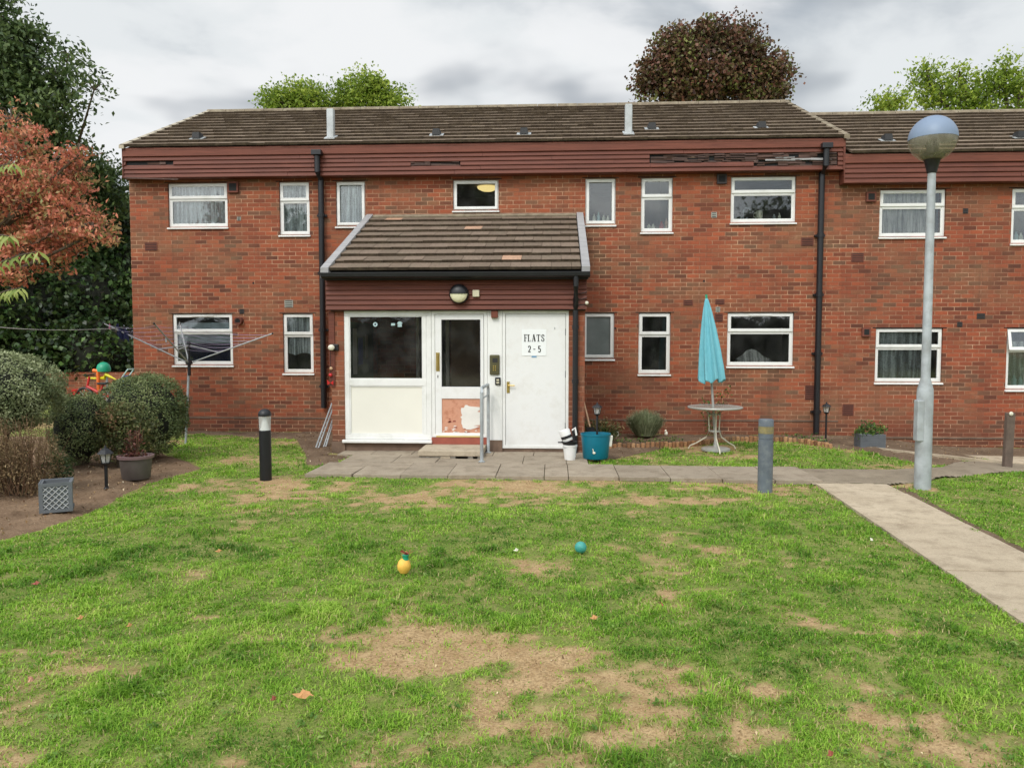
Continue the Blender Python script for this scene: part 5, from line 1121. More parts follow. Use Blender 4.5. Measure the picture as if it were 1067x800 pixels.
fleaf(908,564,.035,'cup','small white petal on the grass near the concrete path',1.2); fleaf(619,646,.03,'leafbrown','tan leaf on the lawn between the bare patches',.3); fleaf(38,610,.03,'red_tile','red brown leaf on the lush left part of the lawn',.3)
fleaf(538,575,.025,'cup','pale scrap lying left of the teal ball',.3,'paper_scrap'); fleaf(689,632,.025,'red_tile','reddish leaf lying to the right of the tan leaf',2.1); fleaf(865,789,.022,'red_tile','dark red leaf at the front edge of the lawn',.7)
# ------------------------------------------------------------------ litter in the bed : pale leaf scraps (uncountable)
def litter(name,poly,n,size,mat,label,seed):
    rg=np.random.default_rng(seed); P_=np.array(poly); x=rg.uniform(P_[:,0].min(),P_[:,0].max(),n*4); y=rg.uniform(P_[:,1].min(),P_[:,1].max(),n*4); k=inpoly(x,y,poly); x=x[k][:n];y=y[k][:n]
    pos=np.stack([x,y,zs(x,y)+.012],1); V,Q=leaves(pos,rg.uniform(.5,1.,len(x))*size,.5,2.5,.5,rng=rg); o=npmesh(name,V,Q,rg.random(len(Q)),mat); o['kind']='stuff'; o['label']=label; o['category']='leaf litter'
M['litter']=leaf_mat('dead leaves',[(0,(84,56,36)),(.4,(130,98,64)),(.8,(176,146,104)),(1,(222,206,176))],.8,.1)
litter('leaf_litter',[GP(0,562),GP(60,545),GP(140,512),GP(200,487),(-6.5,11.8),(-8.5,11.8),(-8,8),(-7.5,6.2)],900,.045,M['litter'],'dry leaf litter scattered over the soil bed',3)
litter('leaf_litter',corner_poly,350,.04,M['litter'],'dead leaves along the foot of the left wall',4)
litter('leaf_litter',backbed_poly,500,.04,M['litter'],'dead leaves in the bed under the right wall',5)
# ------------------------------------------------------------------ shrubs
def weeds():
    rg=np.random.default_rng(77); P_=[];SZ=[];TN=[]
    for k in range(200):
        px=rg.uniform(0,1067); py=520+280*rg.random()**.8; x,y=GP(px,py)
        if bareness(np.array([x]),np.array([y]))[0]>.75 or (edged(x,y,path_poly)>-.1) or inpoly(x,y,bed_poly) or edged(x,y,patio_poly)>-.1: continue
        n=rg.integers(5,16); a=rg.uniform(0,2*PI,n); rr=rg.uniform(.005,.035,n); P_+= [(x+r_*math.cos(a_),y+r_*math.sin(a_),float(gh(x,y))+.012+.012*rg.random()) for r_,a_ in zip(rr,a)]; SZ+=list(rg.uniform(.012,.03,n)); TN+=list(np.clip(rg.uniform(.2,1)+rg.normal(0,.1,n),0,1))
    V,Q=leaves(np.array(P_),np.array(SZ),.55,2.,.4,rng=rg); o=npmesh('weeds',V,Q,TN,leaf_mat('broad leaf weeds',[(0,(70,108,38)),(.5,(104,140,54)),(1,(150,172,92))])); tag(o,'small broad leaved weeds and clover scattered through the lawn','weeds',None,'stuff')
    x=rg.uniform(-4,5,9000); y=rg.uniform(2.8,9.3,9000); b=bareness(x,y); k=(rg.random(9000)<np.clip(b*1.2-.1,.03,1))&(edged(x,y,path_poly)<-.02)&~inpoly(x,y,bed_poly); x=x[k];y=y[k]
    V,Q=leaves(np.stack([x,y,gh(x,y)+.006],1),rg.uniform(.006,.02,len(x)),.6,2.5,.6,rng=rg); o=npmesh('ground_crumbs',V,Q,rg.random(len(Q)),M['crumbs']); tag(o,'soil crumbs and dead straw on the bare lawn patches','debris',None,'stuff')
M['crumbs']=leaf_mat('soil crumbs and straw',[(0,(92,70,46)),(.5,(140,112,76)),(.8,(186,160,116)),(1,(222,204,164))],.9,.05)
weeds()
M['hedge']=leaf_mat('clipped privet',[(0,(74,88,52)),(.35,(108,122,74)),(.7,(142,148,98)),(1,(178,176,134))],.55,.2)
M['hedge_pale']=leaf_mat('pale grey green shrub',[(0,(92,104,68)),(.35,(132,142,98)),(.7,(166,172,130)),(1,(206,208,176))],.55,.2)
M['hedge_red']=leaf_mat('mixed brown green',[(0,(60,62,36)),(.35,(96,106,56)),(.6,(120,104,66)),(.8,(136,90,66)),(1,(170,154,104))],.55,.2)
M['twiggy']=leaf_mat('brown dry shrub',[(0,(84,66,46)),(.4,(126,104,72)),(.75,(158,134,98)),(1,(186,164,124))],.8,.15)
M['core']=plain('dark shade core',(.018,.02,.012),.95,0,.4,14,1.)  # near-black colour stands for the shade inside bushes and crowns
M['lavender']=leaf_mat('grey green spikes',[(0,(96,108,74)),(.5,(140,150,112)),(1,(180,184,150))],.7,.2)
M['ivy']=leaf_mat('dark ivy',[(0,(18,32,16)),(.5,(40,62,28)),(.85,(72,100,46)),(1,(112,138,76))],.4,.12)
M['greentree']=leaf_mat('dark green tree leaves',[(0,(34,50,26)),(.5,(70,92,48)),(1,(120,138,82))],.5,.3)
M['redtree']=leaf_mat('autumn leaves',[(0,(112,80,60)),(.28,(180,108,86)),(.5,(220,128,104)),(.66,(234,158,122)),(.8,(176,148,100)),(1,(146,150,90))],.55,.35)
M['frond']=leaf_mat('yellow green fronds',[(0,(110,132,52)),(.5,(146,162,78)),(1,(182,188,112))],.5,.4)
M['limetree']=leaf_mat('lime leaves',[(0,(84,110,28)),(.5,(134,158,44)),(1,(186,196,84))],.5,.4)
M['coppertree']=leaf_mat('copper leaves',[(0,(54,36,30)),(.4,(92,60,46)),(.68,(126,82,64)),(.84,(98,102,50)),(1,(134,138,72))],.5,.25)
def shrub(name,label,c,rx,ry,rz,n,size,mat,cat='bush',core=True,lump=.08,seed=1,cz=None,aspect=.5,shell=.14,sq=2.5):
    rg=np.random.default_rng(seed); c=Vector(c); o=thing(name,label,cat,c); cz=c.z+rz if cz is None else cz
    d=rg.normal(size=(n,3)); d/=(np.abs(d)**sq).sum(1)[:,None]**(1/sq)
    az=np.arctan2(d[:,1],d[:,0]); ln=1+lump*(vnoise(az*1.4+5,d[:,2]*2.2+3,1.4,3,seed)-.5)*2+.03*np.sin(az*9+d[:,2]*7)
    rad=ln*(1-shell*rg.random(n)**1.3)+rg.normal(0,.012,n); ctr=np.array([c.x,c.y,cz]); pos=ctr+d*np.array([rx,ry,rz])*rad[:,None]
    pos=pos[pos[:,2]>c.z+.0]; dd=(pos-ctr)/np.array([rx,ry,rz]); V,Q=leaves(pos,rg.uniform(.6,1.2,len(pos))*size,aspect,.3,.3,normal=dd,rng=rg)
    hol=vnoise(dd[:,0]*1.3+dd[:,1]*.7+seed,dd[:,2]*1.3+seed,2.3,3,seed+7); kk=rg.random(len(pos))<np.clip(.15+(hol-.30)*4.5,.12,1); pos=pos[kk]; dd=dd[kk]
    V,Q=leaves(pos,rg.uniform(.6,1.2,len(pos))*size,aspect,.3,.3,normal=dd,rng=rg)
    patchy=vnoise(pos[:,0]*1.,pos[:,2]*1.+pos[:,1],4.5,3,seed+2); tone=np.clip(patchy*.9-.1+rg.normal(0,.17,len(pos)),0,1)
    npmesh('foliage',V,Q,tone,mat,o)
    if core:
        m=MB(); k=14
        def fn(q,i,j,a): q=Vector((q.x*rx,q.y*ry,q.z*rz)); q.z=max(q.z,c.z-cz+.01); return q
        m.lathe([(.86*math.sin(PI*i/k)+.0001,-.86*math.cos(PI*i/k)) for i in range(k+1)],(c.x,c.y,cz),22,fn=fn); m.build('bush_shade_core',M['core'],o,smooth=True)
    m=MB()
    for q in range(5): a=q*1.3+seed; m.tube([c+Vector((.05*math.cos(a),.05*math.sin(a),-.03)),c+Vector((.3*rx*math.cos(a),.3*ry*math.sin(a),(cz-c.z)*.7))],[.025,.015],6)
    m.build('stem',M['bark'],o); return o
def ctr(px0,px1,py0,py1,Y): 
    x0,_=FP(px0,(py0+py1)/2,Y); x1,_=FP(px1,(py0+py1)/2,Y); _,zt=FP((px0+px1)/2,py0,Y); _,zb=FP((px0+px1)/2,py1,Y); return (x0+x1)/2,(x1-x0)/2,(zt+zb)/2,(zt-zb)/2
x,rx,z,rz=ctr(107,190,391,474,10.6); shrub('clipped_bush','largest rounded clipped green bush behind the round plant pot',(x,10.6,.03),rx,.55,rz*1.0,26000,.034,M['hedge'],cz=z,seed=4,lump=.12)
x,rx,z,rz=ctr(57,112,409,482,10.0); shrub('clipped_bush','small low clipped bush left of the largest rounded bush',(x,10.0,.03),rx,.4,rz,15000,.03,M['hedge'],cz=z,seed=8,lump=.14)
x,rx,z,rz=ctr(100,165,418,482,10.05); shrub('bush','loose reddish brown and green bush between the two clipped bushes',(x,9.95,.03),rx*.95,.3,rz,5200,.045,M['hedge_red'],cz=z,seed=12,lump=.25,core=False,shell=.6)
x,rx,z,rz=ctr(-75,57,369,450,8.8); shrub('clipped_bush','pale grey green domed bush at the left edge',(x,8.8,.03),rx,.62,rz*1.05,34000,.034,M['hedge_pale'],cz=z+.02,seed=5)
x,rx,z,rz=ctr(-50,50,446,524,7.9); shrub('bush','dry brown twiggy bush below the pale domed bush',(x,8.1,.03),rx,.42,rz*1.05,12000,.034,M['twiggy'],cz=z,seed=6,lump=.3,core=False,shell=.75,aspect=.3)
m=MB(); rr=random.Random(4)
for k in range(120):
    a=rr.uniform(0,6.28); r=rr.random()**.5; b0=Vector((x+r*rx*.6*math.cos(a),8.1+.25*r*math.sin(a),.03)); e=b0+Vector((rr.uniform(-.25,.25),rr.uniform(-.2,.2),rr.uniform(.4,.85))); m.tube([b0,b0.lerp(e,.5)+Vector((rr.uniform(-.06,.06),0,0)),e],[.006,.004,.002],4)
bsh=[o for o in bpy.data.objects if o.get('label','').startswith('dry brown')][0]; m.build('twigs',M['twig'],bsh)
x,rx,z,rz=ctr(40,62,476,500,8.3); shrub('plant','small dark green plant beside the dry brown bush',(x,8.45,.03),.16,.15,.2,1400,.04,M['greentree'],seed=14,core=False,shell=.6)
# spiky lavender
def spikes(name,label,c,r,h,n,mat,seed,w=.004,cat='plant'):
    rg=np.random.default_rng(seed); o=thing(name,label,cat,c); a=rg.uniform(0,2*PI,n); rr=rg.random(n)**.5; hh=h*(1-.35*rr**2)*rg.uniform(.6,1.05,n)
    b=np.stack([c[0]+rr*r*.45*np.cos(a),c[1]+rr*r*.35*np.sin(a),np.full(n,c[2])],1); tip=b+np.stack([rr*r*.6*np.cos(a)+rg.normal(0,.03,n),rr*r*.5*np.sin(a),hh],1)
    s=np.stack([np.cos(a+1.3),np.sin(a+1.3),0*a],1)*w; mid=b*.45+tip*.55+np.stack([0*a,0*a,.03+0*a],1)
    V=np.stack([b-s,b+s,mid+s,mid-s,tip],1).reshape(-1,3); i=np.arange(n)*5; Q=np.stack([i,i+1,i+2,i+3],1);T=np.stack([i+3,i+2,i+4],1); tn=rg.random(n); npmesh('foliage',V,Q,np.concatenate([tn,tn]),mat,o,tri=T)
    fp=b+(tip-b)*rg.uniform(.25,1.,(n,1)); V,Q=leaves(fp,.035,.22,1.,.2,rng=rg); npmesh('leaf_tips',V,Q,rg.random(n),mat,o); return o
x=FP(673,440,13.4)[0]; spikes('lavender_bush','grey green spiky lavender bush in the bed left of the parasol',(x,13.5,.04),.36,.50,3200,M['lavender'],3)
x=FP(625,445,12.6)[0]; spikes('plant','dark leafy plant in the corner behind the teal tub',(x,12.7,.04),.45,.40,260,M['greentree'],4,.006)
o=[q for q in bpy.data.objects if q.get('label','').startswith('dark leafy plant')][0]; p_,ci,dd=crown([(x,12.7,.22,.35,.25,.18)],60,14,.05,RNG); V,Q=leaves(p_,.045,.5); npmesh('leaf_clump',V,Q,RNG.random(len(Q)),M['hedge_red'],o)
# sparse climber behind the table
x=FP(742,430,13.8)[0]; o=thing('climbing_rose','sparse leggy shrub against the wall behind the table','plant',(x,13.85,.04)); m=MB(); pp=[]; rr=random.Random(8)
for k in range(9):
    e=Vector((x+rr.uniform(-.35,.45),13.85+rr.uniform(-.1,.15),rr.uniform(.5,1.0))); b0=Vector((x+rr.uniform(-.1,.1),13.85,.04)); md=b0.lerp(e,.5)+Vector((rr.uniform(-.08,.08),0,.05)); m.tube([b0,md,e],[.008,.006,.003],5)
    for _ in range(16): q=(b0.lerp(md,rr.random()) if rr.random()<.35 else md.lerp(e,rr.random())); pp.append(q+Vector((rr.gauss(0,.035),rr.gauss(0,.03),rr.gauss(0,.03))))
m.build('stem',M['twig'],o); V,Q=leaves(np.array([tuple(q) for q in pp]),.055,.55); npmesh('foliage',V,Q,RNG.random(len(Q)),M['lf_green'],o)
# low weeds along the edging and walls
pts=polyline([(a,b+.2) for a,b in edging],.02); rg=np.random.default_rng(5); ps=np.array([(q.x+rg.normal(0,.05),q.y+abs(rg.normal(0,.12)),.05+abs(rg.normal(0,.04))) for q in pts for _ in range(3) if vnoise(q.x,q.y,1.7,2,3)>.45])
V,Q=leaves(ps,.045,.5,.5); o=npmesh('weeds',V,Q,rg.random(len(Q)),M['lf_green']); tag(o,'low green weeds growing behind the log edging','weeds',None,'stuff')
# ------------------------------------------------------------------ trees
def tree(name,label,base,blobs,ncl,per,crad,size,mat,seed,trunk=.25,aspect=.55,group=None,flat=.7,fill=.4,core=False,droop=0.,limbs=True,cat='tree'):
    rg=np.random.default_rng(seed); o=thing(name,label,cat,base,group); p_,ci,dd=crown(blobs,ncl,per,crad,rg,fill,flat)
    ct=rg.random(ncl+1)[ci]; tone=np.clip(ct*.7+.15+rg.normal(0,.15,len(p_)),0,1); V,Q=leaves(p_,rg.uniform(.6,1.25,len(p_))*size,aspect,.35,.3,droop=droop,rng=rg); npmesh('crown',V,Q,tone,mat,o)
    m=MB(); b=Vector(base); B=sorted(blobs,key=lambda q:-q[3]); cen=Vector(B[0][:3]); fork=b.lerp(cen,.55); m.tube([b-Vector((0,0,.2)),b.lerp(fork,.5)+Vector((.05,0,0)),fork],[trunk,trunk*.8,trunk*.62],10)
    rr=random.Random(seed)
    if limbs:
        for q in blobs:
            e=Vector(q[:3]); md=fork.lerp(e,.5)+Vector((rr.uniform(-.2,.2),rr.uniform(-.2,.2),.15*q[5])); m.tube([fork,md,e],[trunk*.5,trunk*.3,trunk*.12],7)
            for k in range(5):
                d=Vector((rr.gauss(0,1),rr.gauss(0,1),rr.gauss(.3,.8))).normalized(); t2=e+Vector((d.x*q[3],d.y*q[4],d.z*q[5]))*.85; m.tube([e,e.lerp(t2,.5)+Vector((0,0,.1)),t2],[trunk*.14,trunk*.09,trunk*.03],5)
    m.build('trunk',M['bark'],o,smooth=True)
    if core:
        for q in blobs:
            m=MB(); m.sphere(q[:3],1.,14); m.v=[((x-q[0])*q[3]*.78+q[0],(y-q[1])*q[4]*.78+q[1],(z-q[2])*q[5]*.78+q[2]) for x,y,z in m.v]; m.build('crown_shade_core',M['core'],o,smooth=True)
    return o
def B(px,py,rpx,Y,ry=None,sq=1.): x,z=FP(px,py,Y); r=rpx*Y/800; return (x,Y,z,r,ry or r*.8,r*sq)
# ivy mass behind low wall
iv=[B(20,330,75,23),B(85,320,60,23.5),B(125,290,45,24.5),B(60,250,75,24.5),B(120,235,38,25),B(100,365,42,22.5),B(30,380,50,22.6),B(-40,300,70,22),B(150,300,40,26),B(95,205,30,25.5),B(130,380,30,24.0,sq=.8)]
tree('ivy_hedge','tall dark ivy covered bank of trees at the left corner of the block',(-13.5,24,0),iv,1500,42,.33,.17,M['ivy'],21,.4,.75,core=True,fill=.25,cat='hedge')
gt=[B(2,62,36,21),B(38,80,22,21),B(-8,18,30,21),B(28,38,14,21),B(62,78,14,21),B(60,118,28,21,sq=.75),B(30,120,40,21.5),B(98,94,17,20.5,sq=.8),B(55,160,40,22),B(95,185,26,22.5),B(-30,90,60,21.5),B(70,60,10,20.8),B(115,210,20,23),B(70,205,40,23)]
tree('green_tree','tall dark green tree rising behind the red tree at top left',(-15.5,27,0),gt,330,80,.32,.17,M['greentree'],22,.16,.5,fill=.65)
rt=[B(10,165,42,10.6,.7),B(55,200,34,10.5,.6),B(20,225,52,10.8,.7),B(75,228,28,10.3,.5),B(98,244,20,10.2,.35,.55),B(45,260,38,10.6,.5,.6),B(-30,210,50,10.8),B(12,130,22,10.7,.4),B(70,172,16,10.4,.3,.7),B(84,160,10,10.3,.2,.6),B(12,285,26,10.3,.4,.5)]
tree('red_tree','autumn tree with orange red leaves at the left edge',(-11.4,10.8,0),rt,520,32,.13,.08,M['redtree'],23,.12,.45,fill=.7,flat=.4)
# near fronds entering from the left
o=thing('sumac_tree','branch with long drooping yellow green leaflets entering at the left edge','tree',(-6.6,6.6,0))
m=MB(); m.tube([(-6.6,6.6,-.1),(-6.5,6.6,1.4),(-6.3,6.5,2.6),(-6.1,6.4,3.4)],[.07,.06,.045,.02],8)
PP=[];DD=[]; rr=random.Random(6)
fr_=[((-40,300),(40,262)),((-30,330),(22,300)),((-30,262),(10,246)),((-50,205),(14,170))]
for (p0,p1) in fr_:
    a,b=P3(*p0,6.5),P3(*p1,6.2); st=Vector((-6.3,6.5,a.z-.25)); pts=[a.lerp(b,s)+Vector((0,0,.06*math.sin(PI*s))) for s in np.linspace(0,1,8)]; m.tube([st]+pts,[.02]+[.006]*7+[.002],5)
    for s in np.linspace(.08,1,13):
        q=a.lerp(b,s)+Vector((0,0,.06*math.sin(PI*s)))
        for sg in (-1,1): PP.append(q); DD.append(Vector((sg*.55+.25,rr.uniform(-.5,.1)+sg*.25,-.75+rr.uniform(-.2,.25))).normalized())
m.build('trunk',M['bark'],o,smooth=True)
V=[];Qf=[];
for q,d in zip(PP,DD):
    s=d.cross(Vector((0,-1,.2))).normalized(); L_=rr.uniform(.07,.11); w_=L_*.13; i=len(V); dd=d+Vector((0,0,-.4)); 
    V+=[q,q+d*L_*.4+s*w_,q+d*L_*.75+dd*L_*.05+s*w_*.8,q+dd*L_,q+d*L_*.75+dd*L_*.05-s*w_*.8,q+d*L_*.4-s*w_]; Qf+=[(i,i+1,i+4,i+5),(i+1,i+2,i+3,i+4)]
npmesh('crown',np.array([tuple(v) for v in V]),np.array(Qf),np.repeat(np.random.default_rng(1).random(len(PP)),2),M['frond'],o)
# trees behind the roofs
tree('lime_tree','yellow green tree top left above the roof between the flue and the gable',(*FP(310,100,34)[:1],34,0),[B(300,112,22,34,sq=1.),B(322,108,20,34),B(285,106,10,34)],150,48,.34,.16,M['limetree'],31,.35,.6,'trees behind the block',fill=.5)
tree('lime_tree','slightly darker rounded green tree above the roof right of the yellow green one',(*FP(385,100,35)[:1],35,0),[B(378,106,28,35),B(405,112,20,35),B(355,112,16,35),B(385,92,16,35)],190,50,.34,.16,M['limetree'],32,.35,.6,'trees behind the block',fill=.5)
tree('copper_tree','dark copper leaved tree standing tall behind the right part of the roof',(*FP(740,100,36)[:1],36,0),[B(740,72,44,36,sq=.85),B(694,92,26,36),B(792,88,25,36),B(735,40,20,36,sq=.9),B(772,54,22,36),B(703,52,20,36),B(805,70,14,36),B(680,78,14,36),B(760,36,12,36)],330,100,.42,.18,M['coppertree'],33,.5,.75,'trees behind the block',fill=.5)
tree('lime_tree','wide loose yellow green tree behind the roof at the right edge',(*FP(1000,100,33)[:1],33,0),[B(925,112,22,33,sq=.8),B(985,106,22,33),B(965,80,9,33,sq=2.),B(1025,104,24,33),B(1062,98,20,33),B(1046,80,9,33,sq=2.),B(1110,90,40,33),B(1000,82,12,33)],330,44,.34,.16,M['limetree'],34,.4,.6,'trees behind the block',fill=.7)
# trees on the far side of the garden, seen only in the window panes
for k,(x,y,r,h) in enumerate(((-16,-16,4.2,6),(-4.2,-20,3.6,10),(5,-20,3.6,5.0),(14,-22,5,7))):
    lb=('dark tree at the far left of the garden behind the viewpoint','broad dark tree behind the viewpoint, left of centre','lower tree behind the viewpoint, right of centre','broad tree at the far right behind the viewpoint')[k]
    tree('garden_tree',lb,(x,y,0),[(x,y,h,r,r,r*.8),(x+r*.6,y,h-1,r*.7,r*.7,r*.6),(x-r*.6,y,h-1.2,r*.7,r*.7,r*.6)],120,40,.6,.38,M['greentree'],40+k,.3,.6,'trees reflected in the windows',core=True)
tree('reflection_hedge','long dark unseen hedge added behind the viewpoint to darken the window reflections',(0,-17,0),[(xx,-17+.6*math.sin(xx),1.5,2.0,1.0,1.9) for xx in range(-21,23,2)],700,40,.4,.22,M['ivy'],61,.1,.6,core=True,limbs=False,cat='hedge')  # unseen hedge added so the lower panes reflect dark
# ------------------------------------------------------------------ low wall, toys
m=MB(); yw=21.6
m.box(-17,-8.6,yw,yw+.22,-.1,.78); m.build('garden_wall',M['brick_r'],None,(-12,yw,0),label='low brick garden wall under the ivy behind the toys',cat='wall')
def tp(px,py,Y=19.6): return P3(px,py,Y)
Yt=19.5
# tricycle
c=tp(103,413,Yt); tr_=thing('tricycle','red and black tricycle parked by the low wall behind the bushes','tricycle',(c.x,Yt,0))
gr=.0
for dx,nm in ((-.38,1),(.28,1)):
    m=MB(); q=Vector((c.x+dx,Yt,.24)); m.tube([q+Vector((.22*math.cos(a),0,.22*math.sin(a))) for a in np.linspace(0,2*PI,21)],.035,8,caps=False); wh=m.build('wheel',M['black'],tr_,smooth=True)
    m=MB(); 
    for a in np.linspace(0,PI,5)[:-1]: m.tube([q+Vector((.2*math.cos(a),0,.2*math.sin(a))),q-Vector((.2*math.cos(a),0,.2*math.sin(a)))],.01,5)
    m.build('spokes',M['lattice'],wh)
m=MB(); q=Vector((c.x,Yt,0)); m.tube([q+Vector((-.38,0,.24)),q+Vector((-.28,0,.6)),q+Vector((-.24,0,.75))],.03,8); m.tube([q+Vector((-.3,0,.5)),q+Vector((0,0,.35)),q+Vector((.28,0,.24))],.035,8); m.tube([q+Vector((.05,0,.35)),q+Vector((.12,0,.55))],.03,8); m.build('frame',M['rustred'],tr_,smooth=True)
m=MB(); m.tube([q+Vector((-.24,-.2,.8)),q+Vector((-.24,.2,.8))],.02,8); m.build('handlebar',M['black'],tr_); m=MB(); m.box(c.x,c.x+.26,Yt-.09,Yt+.09,.55,.61); m.build('seat',M['black'],tr_,bevel=.02)
q=tp(100,395); to=thing('toy','orange plastic toy post standing behind the red tricycle','toy',(q.x,Yt+.2,0)); m=MB(); z=FP(100,386,Yt+.2)[1]; m.tube([(q.x,Yt+.2,.0),(q.x,Yt+.2,z)],.045,10); m.tube([(q.x-.13,Yt+.2,z),(q.x+.08,Yt+.2,z-.02)],.05,10); m.build('post',M['orange'],to,smooth=True)
q=tp(108,384,19.8); to=thing('toy','green domed toy with yellow outstretched wings behind the tricycle','toy',(q.x,19.8,0))
m=MB(); m.tube([(q.x+.08,19.8,0),(q.x+.08,19.8,q.z-.2)],.03,8); m.build('stand',M['lattice'],to)
m=MB(); m.lathe([(.17,-.08),(.18,0),(.15,.1),(.08,.16),(.001,.18)],(q.x,19.8,q.z),18); m.build('dome',M['toygreen'],to,smooth=True)
m=MB(); q2=Vector((q.x,19.75,q.z-.18)); m.tube([q2+Vector((-.42,0,-.07)),q2+Vector((-.15,0,-.08)),q2+Vector((.05,0,-.07)),q2+Vector((.08,0,.03)),q2+Vector((.38,0,-.12))],[.015,.035,.05,.05,.01],8); m.build('wing',M['yellow'],to,smooth=True)
ps=thing('pushchair','small blue toy pushchair with pale handle beside the tricycle','pushchair',(*FP(122,410,19.3)[:1],19.3,0)); q=FP(122,410,19.3)[0]
m=MB(); a,b=P3(117,408,19.3),P3(133,385,19.3); m.tube([a,b],.02,8); m.tube([a+Vector((0,.3,0)),b+Vector((0,.3,0))],.02,8); m.tube([b,b+Vector((0,.3,0))],.02,8); m.tube([a,Vector((a.x+.35,19.3,.08))],.02,8); m.tube([Vector((a.x-.1,19.3,.08)),a.lerp(b,.5)],.02,8); m.build('frame',M['sticker'],ps,smooth=True)
m=MB(); m.box(q-.1,q+.2,19.32,19.58,.35,.4,0,.5,Euler((0,.3,0)).to_matrix()); m.box(q+.12,q+.17,19.32,19.58,.38,.8,0,.5,Euler((0,.3,0)).to_matrix()); m.build('seat',M['toyblue'],ps,bevel=.01)
for dx in (-.1,.35):
    m=MB(); q3=Vector((a.x+dx,19.3,.08)); m.tube([q3,q3+Vector((0,.02,0))],.08,12); m.build('wheel',M['black'],ps)
x=FP(80,410,20)[0]; m=MB(); m.lathe([(.12,0),(.13,.03),(.13,.06),(.001,.07)],(x,20,.33),18); m.lathe([(.09,0),(.11,.34)],(x,20,0),12); m.build('toy_stool',M['rustred'],None,(x,20,0),smooth=True,label='round red toy stool left of the tricycle',cat='toy')
# ------------------------------------------------------------------ world, sun, camera
SE,SR=math.radians(44),math.radians(200)   # behind the camera, a little to the left
wd_=bpy.data.worlds.new('World'); S.world=wd_; wd_.use_nodes=True; nt=wd_.node_tree; nt.nodes.clear()
N=lambda t,**k:[(lambda nd:([setattr(nd,a,b) for a,b in k.items()],nd)[1])(nt.nodes.new(t))][0]
Lk=nt.links.new
sky=N('ShaderNodeTexSky',sky_type='NISHITA'); sky.sun_disc=False; sky.sun_elevation=SE; sky.sun_rotation=SR
tc_=N('ShaderNodeTexCoord'); sp=N('ShaderNodeSeparateXYZ'); Lk(tc_.outputs['Generated'],sp.inputs[0])
def wm_(op,a,b=0.,clamp=False):
    nd=N('ShaderNodeMath',operation=op,use_clamp=clamp)
    for i,q in enumerate((a,b)):
        if isinstance(q,(int,float)): nd.inputs[i].default_value=q
        else: Lk(q,nd.inputs[i])
    return nd.outputs[0]
zc=wm_('ADD',wm_('MAXIMUM',sp.outputs[2],0.),.16)
cx_=wm_('DIVIDE',sp.outputs[0],zc); cy_=wm_('DIVIDE',sp.outputs[1],zc); cb=N('ShaderNodeCombineXYZ'); Lk(cx_,cb.inputs[0]); Lk(cy_,cb.inputs[1]); Lk(wm_('MULTIPLY',sp.outputs[2],2.),cb.inputs[2])
def wn(scale,detail,rough,off=(0,0,0)):
    mp=N('ShaderNodeMapping'); mp.inputs['Location'].default_value=off; Lk(cb.outputs[0],mp.inputs[0]); nd=N('ShaderNodeTexNoise'); nd.inputs['Scale'].default_value=scale; nd.inputs['Detail'].default_value=detail; nd.inputs['Roughness'].default_value=rough; nd.inputs['Distortion'].default_value=.25; Lk(mp.outputs[0],nd.inputs['Vector']); return nd.outputs['Fac']
def wr(v,a,b,c=0.,d=1.):
    nd=N('ShaderNodeMapRange'); nd.interpolation_type='SMOOTHSTEP'; Lk(v,nd.inputs[0])
    for i,q in enumerate((a,b,c,d)): nd.inputs[i+1].default_value=q
    return nd.outputs[0]
def wmix(f,a,b,mode='MIX'):
    nd=N('ShaderNodeMixRGB',blend_type=mode)
    for i,q in enumerate((f,a,b)):
        if isinstance(q,float): nd.inputs[i].default_value=q
        elif isinstance(q,tuple): nd.inputs[i].default_value=q+(1,)
        else: Lk(q,nd.inputs[i])
    return nd.outputs[0]
STR=.1
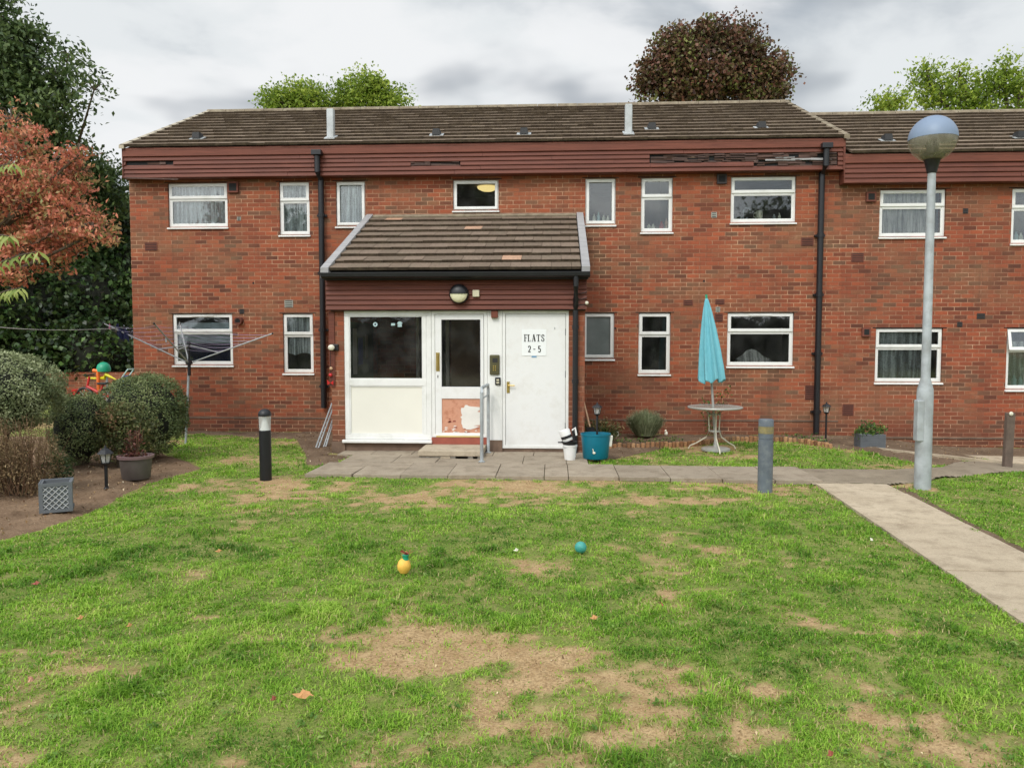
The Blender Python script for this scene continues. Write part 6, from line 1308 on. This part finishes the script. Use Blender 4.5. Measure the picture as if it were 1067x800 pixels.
g=lambda c,k=1.:tuple(v*k/STR for v in lin(c))
n1=wn(.85,7,.55,(3.1,1.7,0)); n2=wn(1.5,6,.52,(7.,2.,1.)); 
col=wmix(wr(n1,.42,.58),g((186,194,202)),g((236,240,242))); col=wmix(wr(n2,.47,.60,0.,.8),col,g((250,251,252)))
n3=wn(.9,4,.5,(1.,9.,3.)); col=wmix(wr(n3,.49,.60,0.,.75),col,g((158,166,175)))
# a little real blue shows where the cloud thins
col=wmix(.03,col,sky.outputs[0])
# cloud is brighter towards the hidden sun
sd=Vector((math.sin(SR)*math.cos(SE),math.cos(SR)*math.cos(SE),math.sin(SE)))
nrm=N('ShaderNodeVectorMath',operation='NORMALIZE'); Lk(tc_.outputs['Generated'],nrm.inputs[0]); dt=N('ShaderNodeVectorMath',operation='DOT_PRODUCT'); Lk(nrm.outputs[0],dt.inputs[0]); dt.inputs[1].default_value=sd
br=wr(dt.outputs['Value'],-.1,1.,.92,2.6); cbm=N('ShaderNodeVectorMath',operation='SCALE'); Lk(col,cbm.inputs[0]); Lk(br,cbm.inputs['Scale'])
bg=N('ShaderNodeBackground'); bg.inputs[1].default_value=STR; Lk(cbm.outputs[0],bg.inputs[0]); wo=N('ShaderNodeOutputWorld'); Lk(bg.outputs[0],wo.inputs[0])
sl=bpy.data.lights.new('sun','SUN'); sl.energy=1.35; sl.angle=math.radians(14); sl.color=(1,.95,.87); so=bpy.data.objects.new('sun',sl); COL.objects.link(so); so.rotation_euler=(-sd).to_track_quat('-Z','Y').to_euler(); so.location=(0,-10,20)
cam=bpy.data.cameras.new('camera'); cam.sensor_width=36; cam.lens=36*F/1067; cam.clip_end=2000; cam.clip_start=.05; co=bpy.data.objects.new('camera',cam); COL.objects.link(co)
co.location=(0,0,H); co.rotation_euler=(PI/2-PIT,0,YAW); S.camera=co
S.view_settings.view_transform='Standard'; S.view_settings.look='None'; S.view_settings.gamma=1; S.view_settings.exposure=0.08
S.cycles.max_bounces=8; S.cycles.transparent_max_bounces=16; S.cycles.use_denoising=True
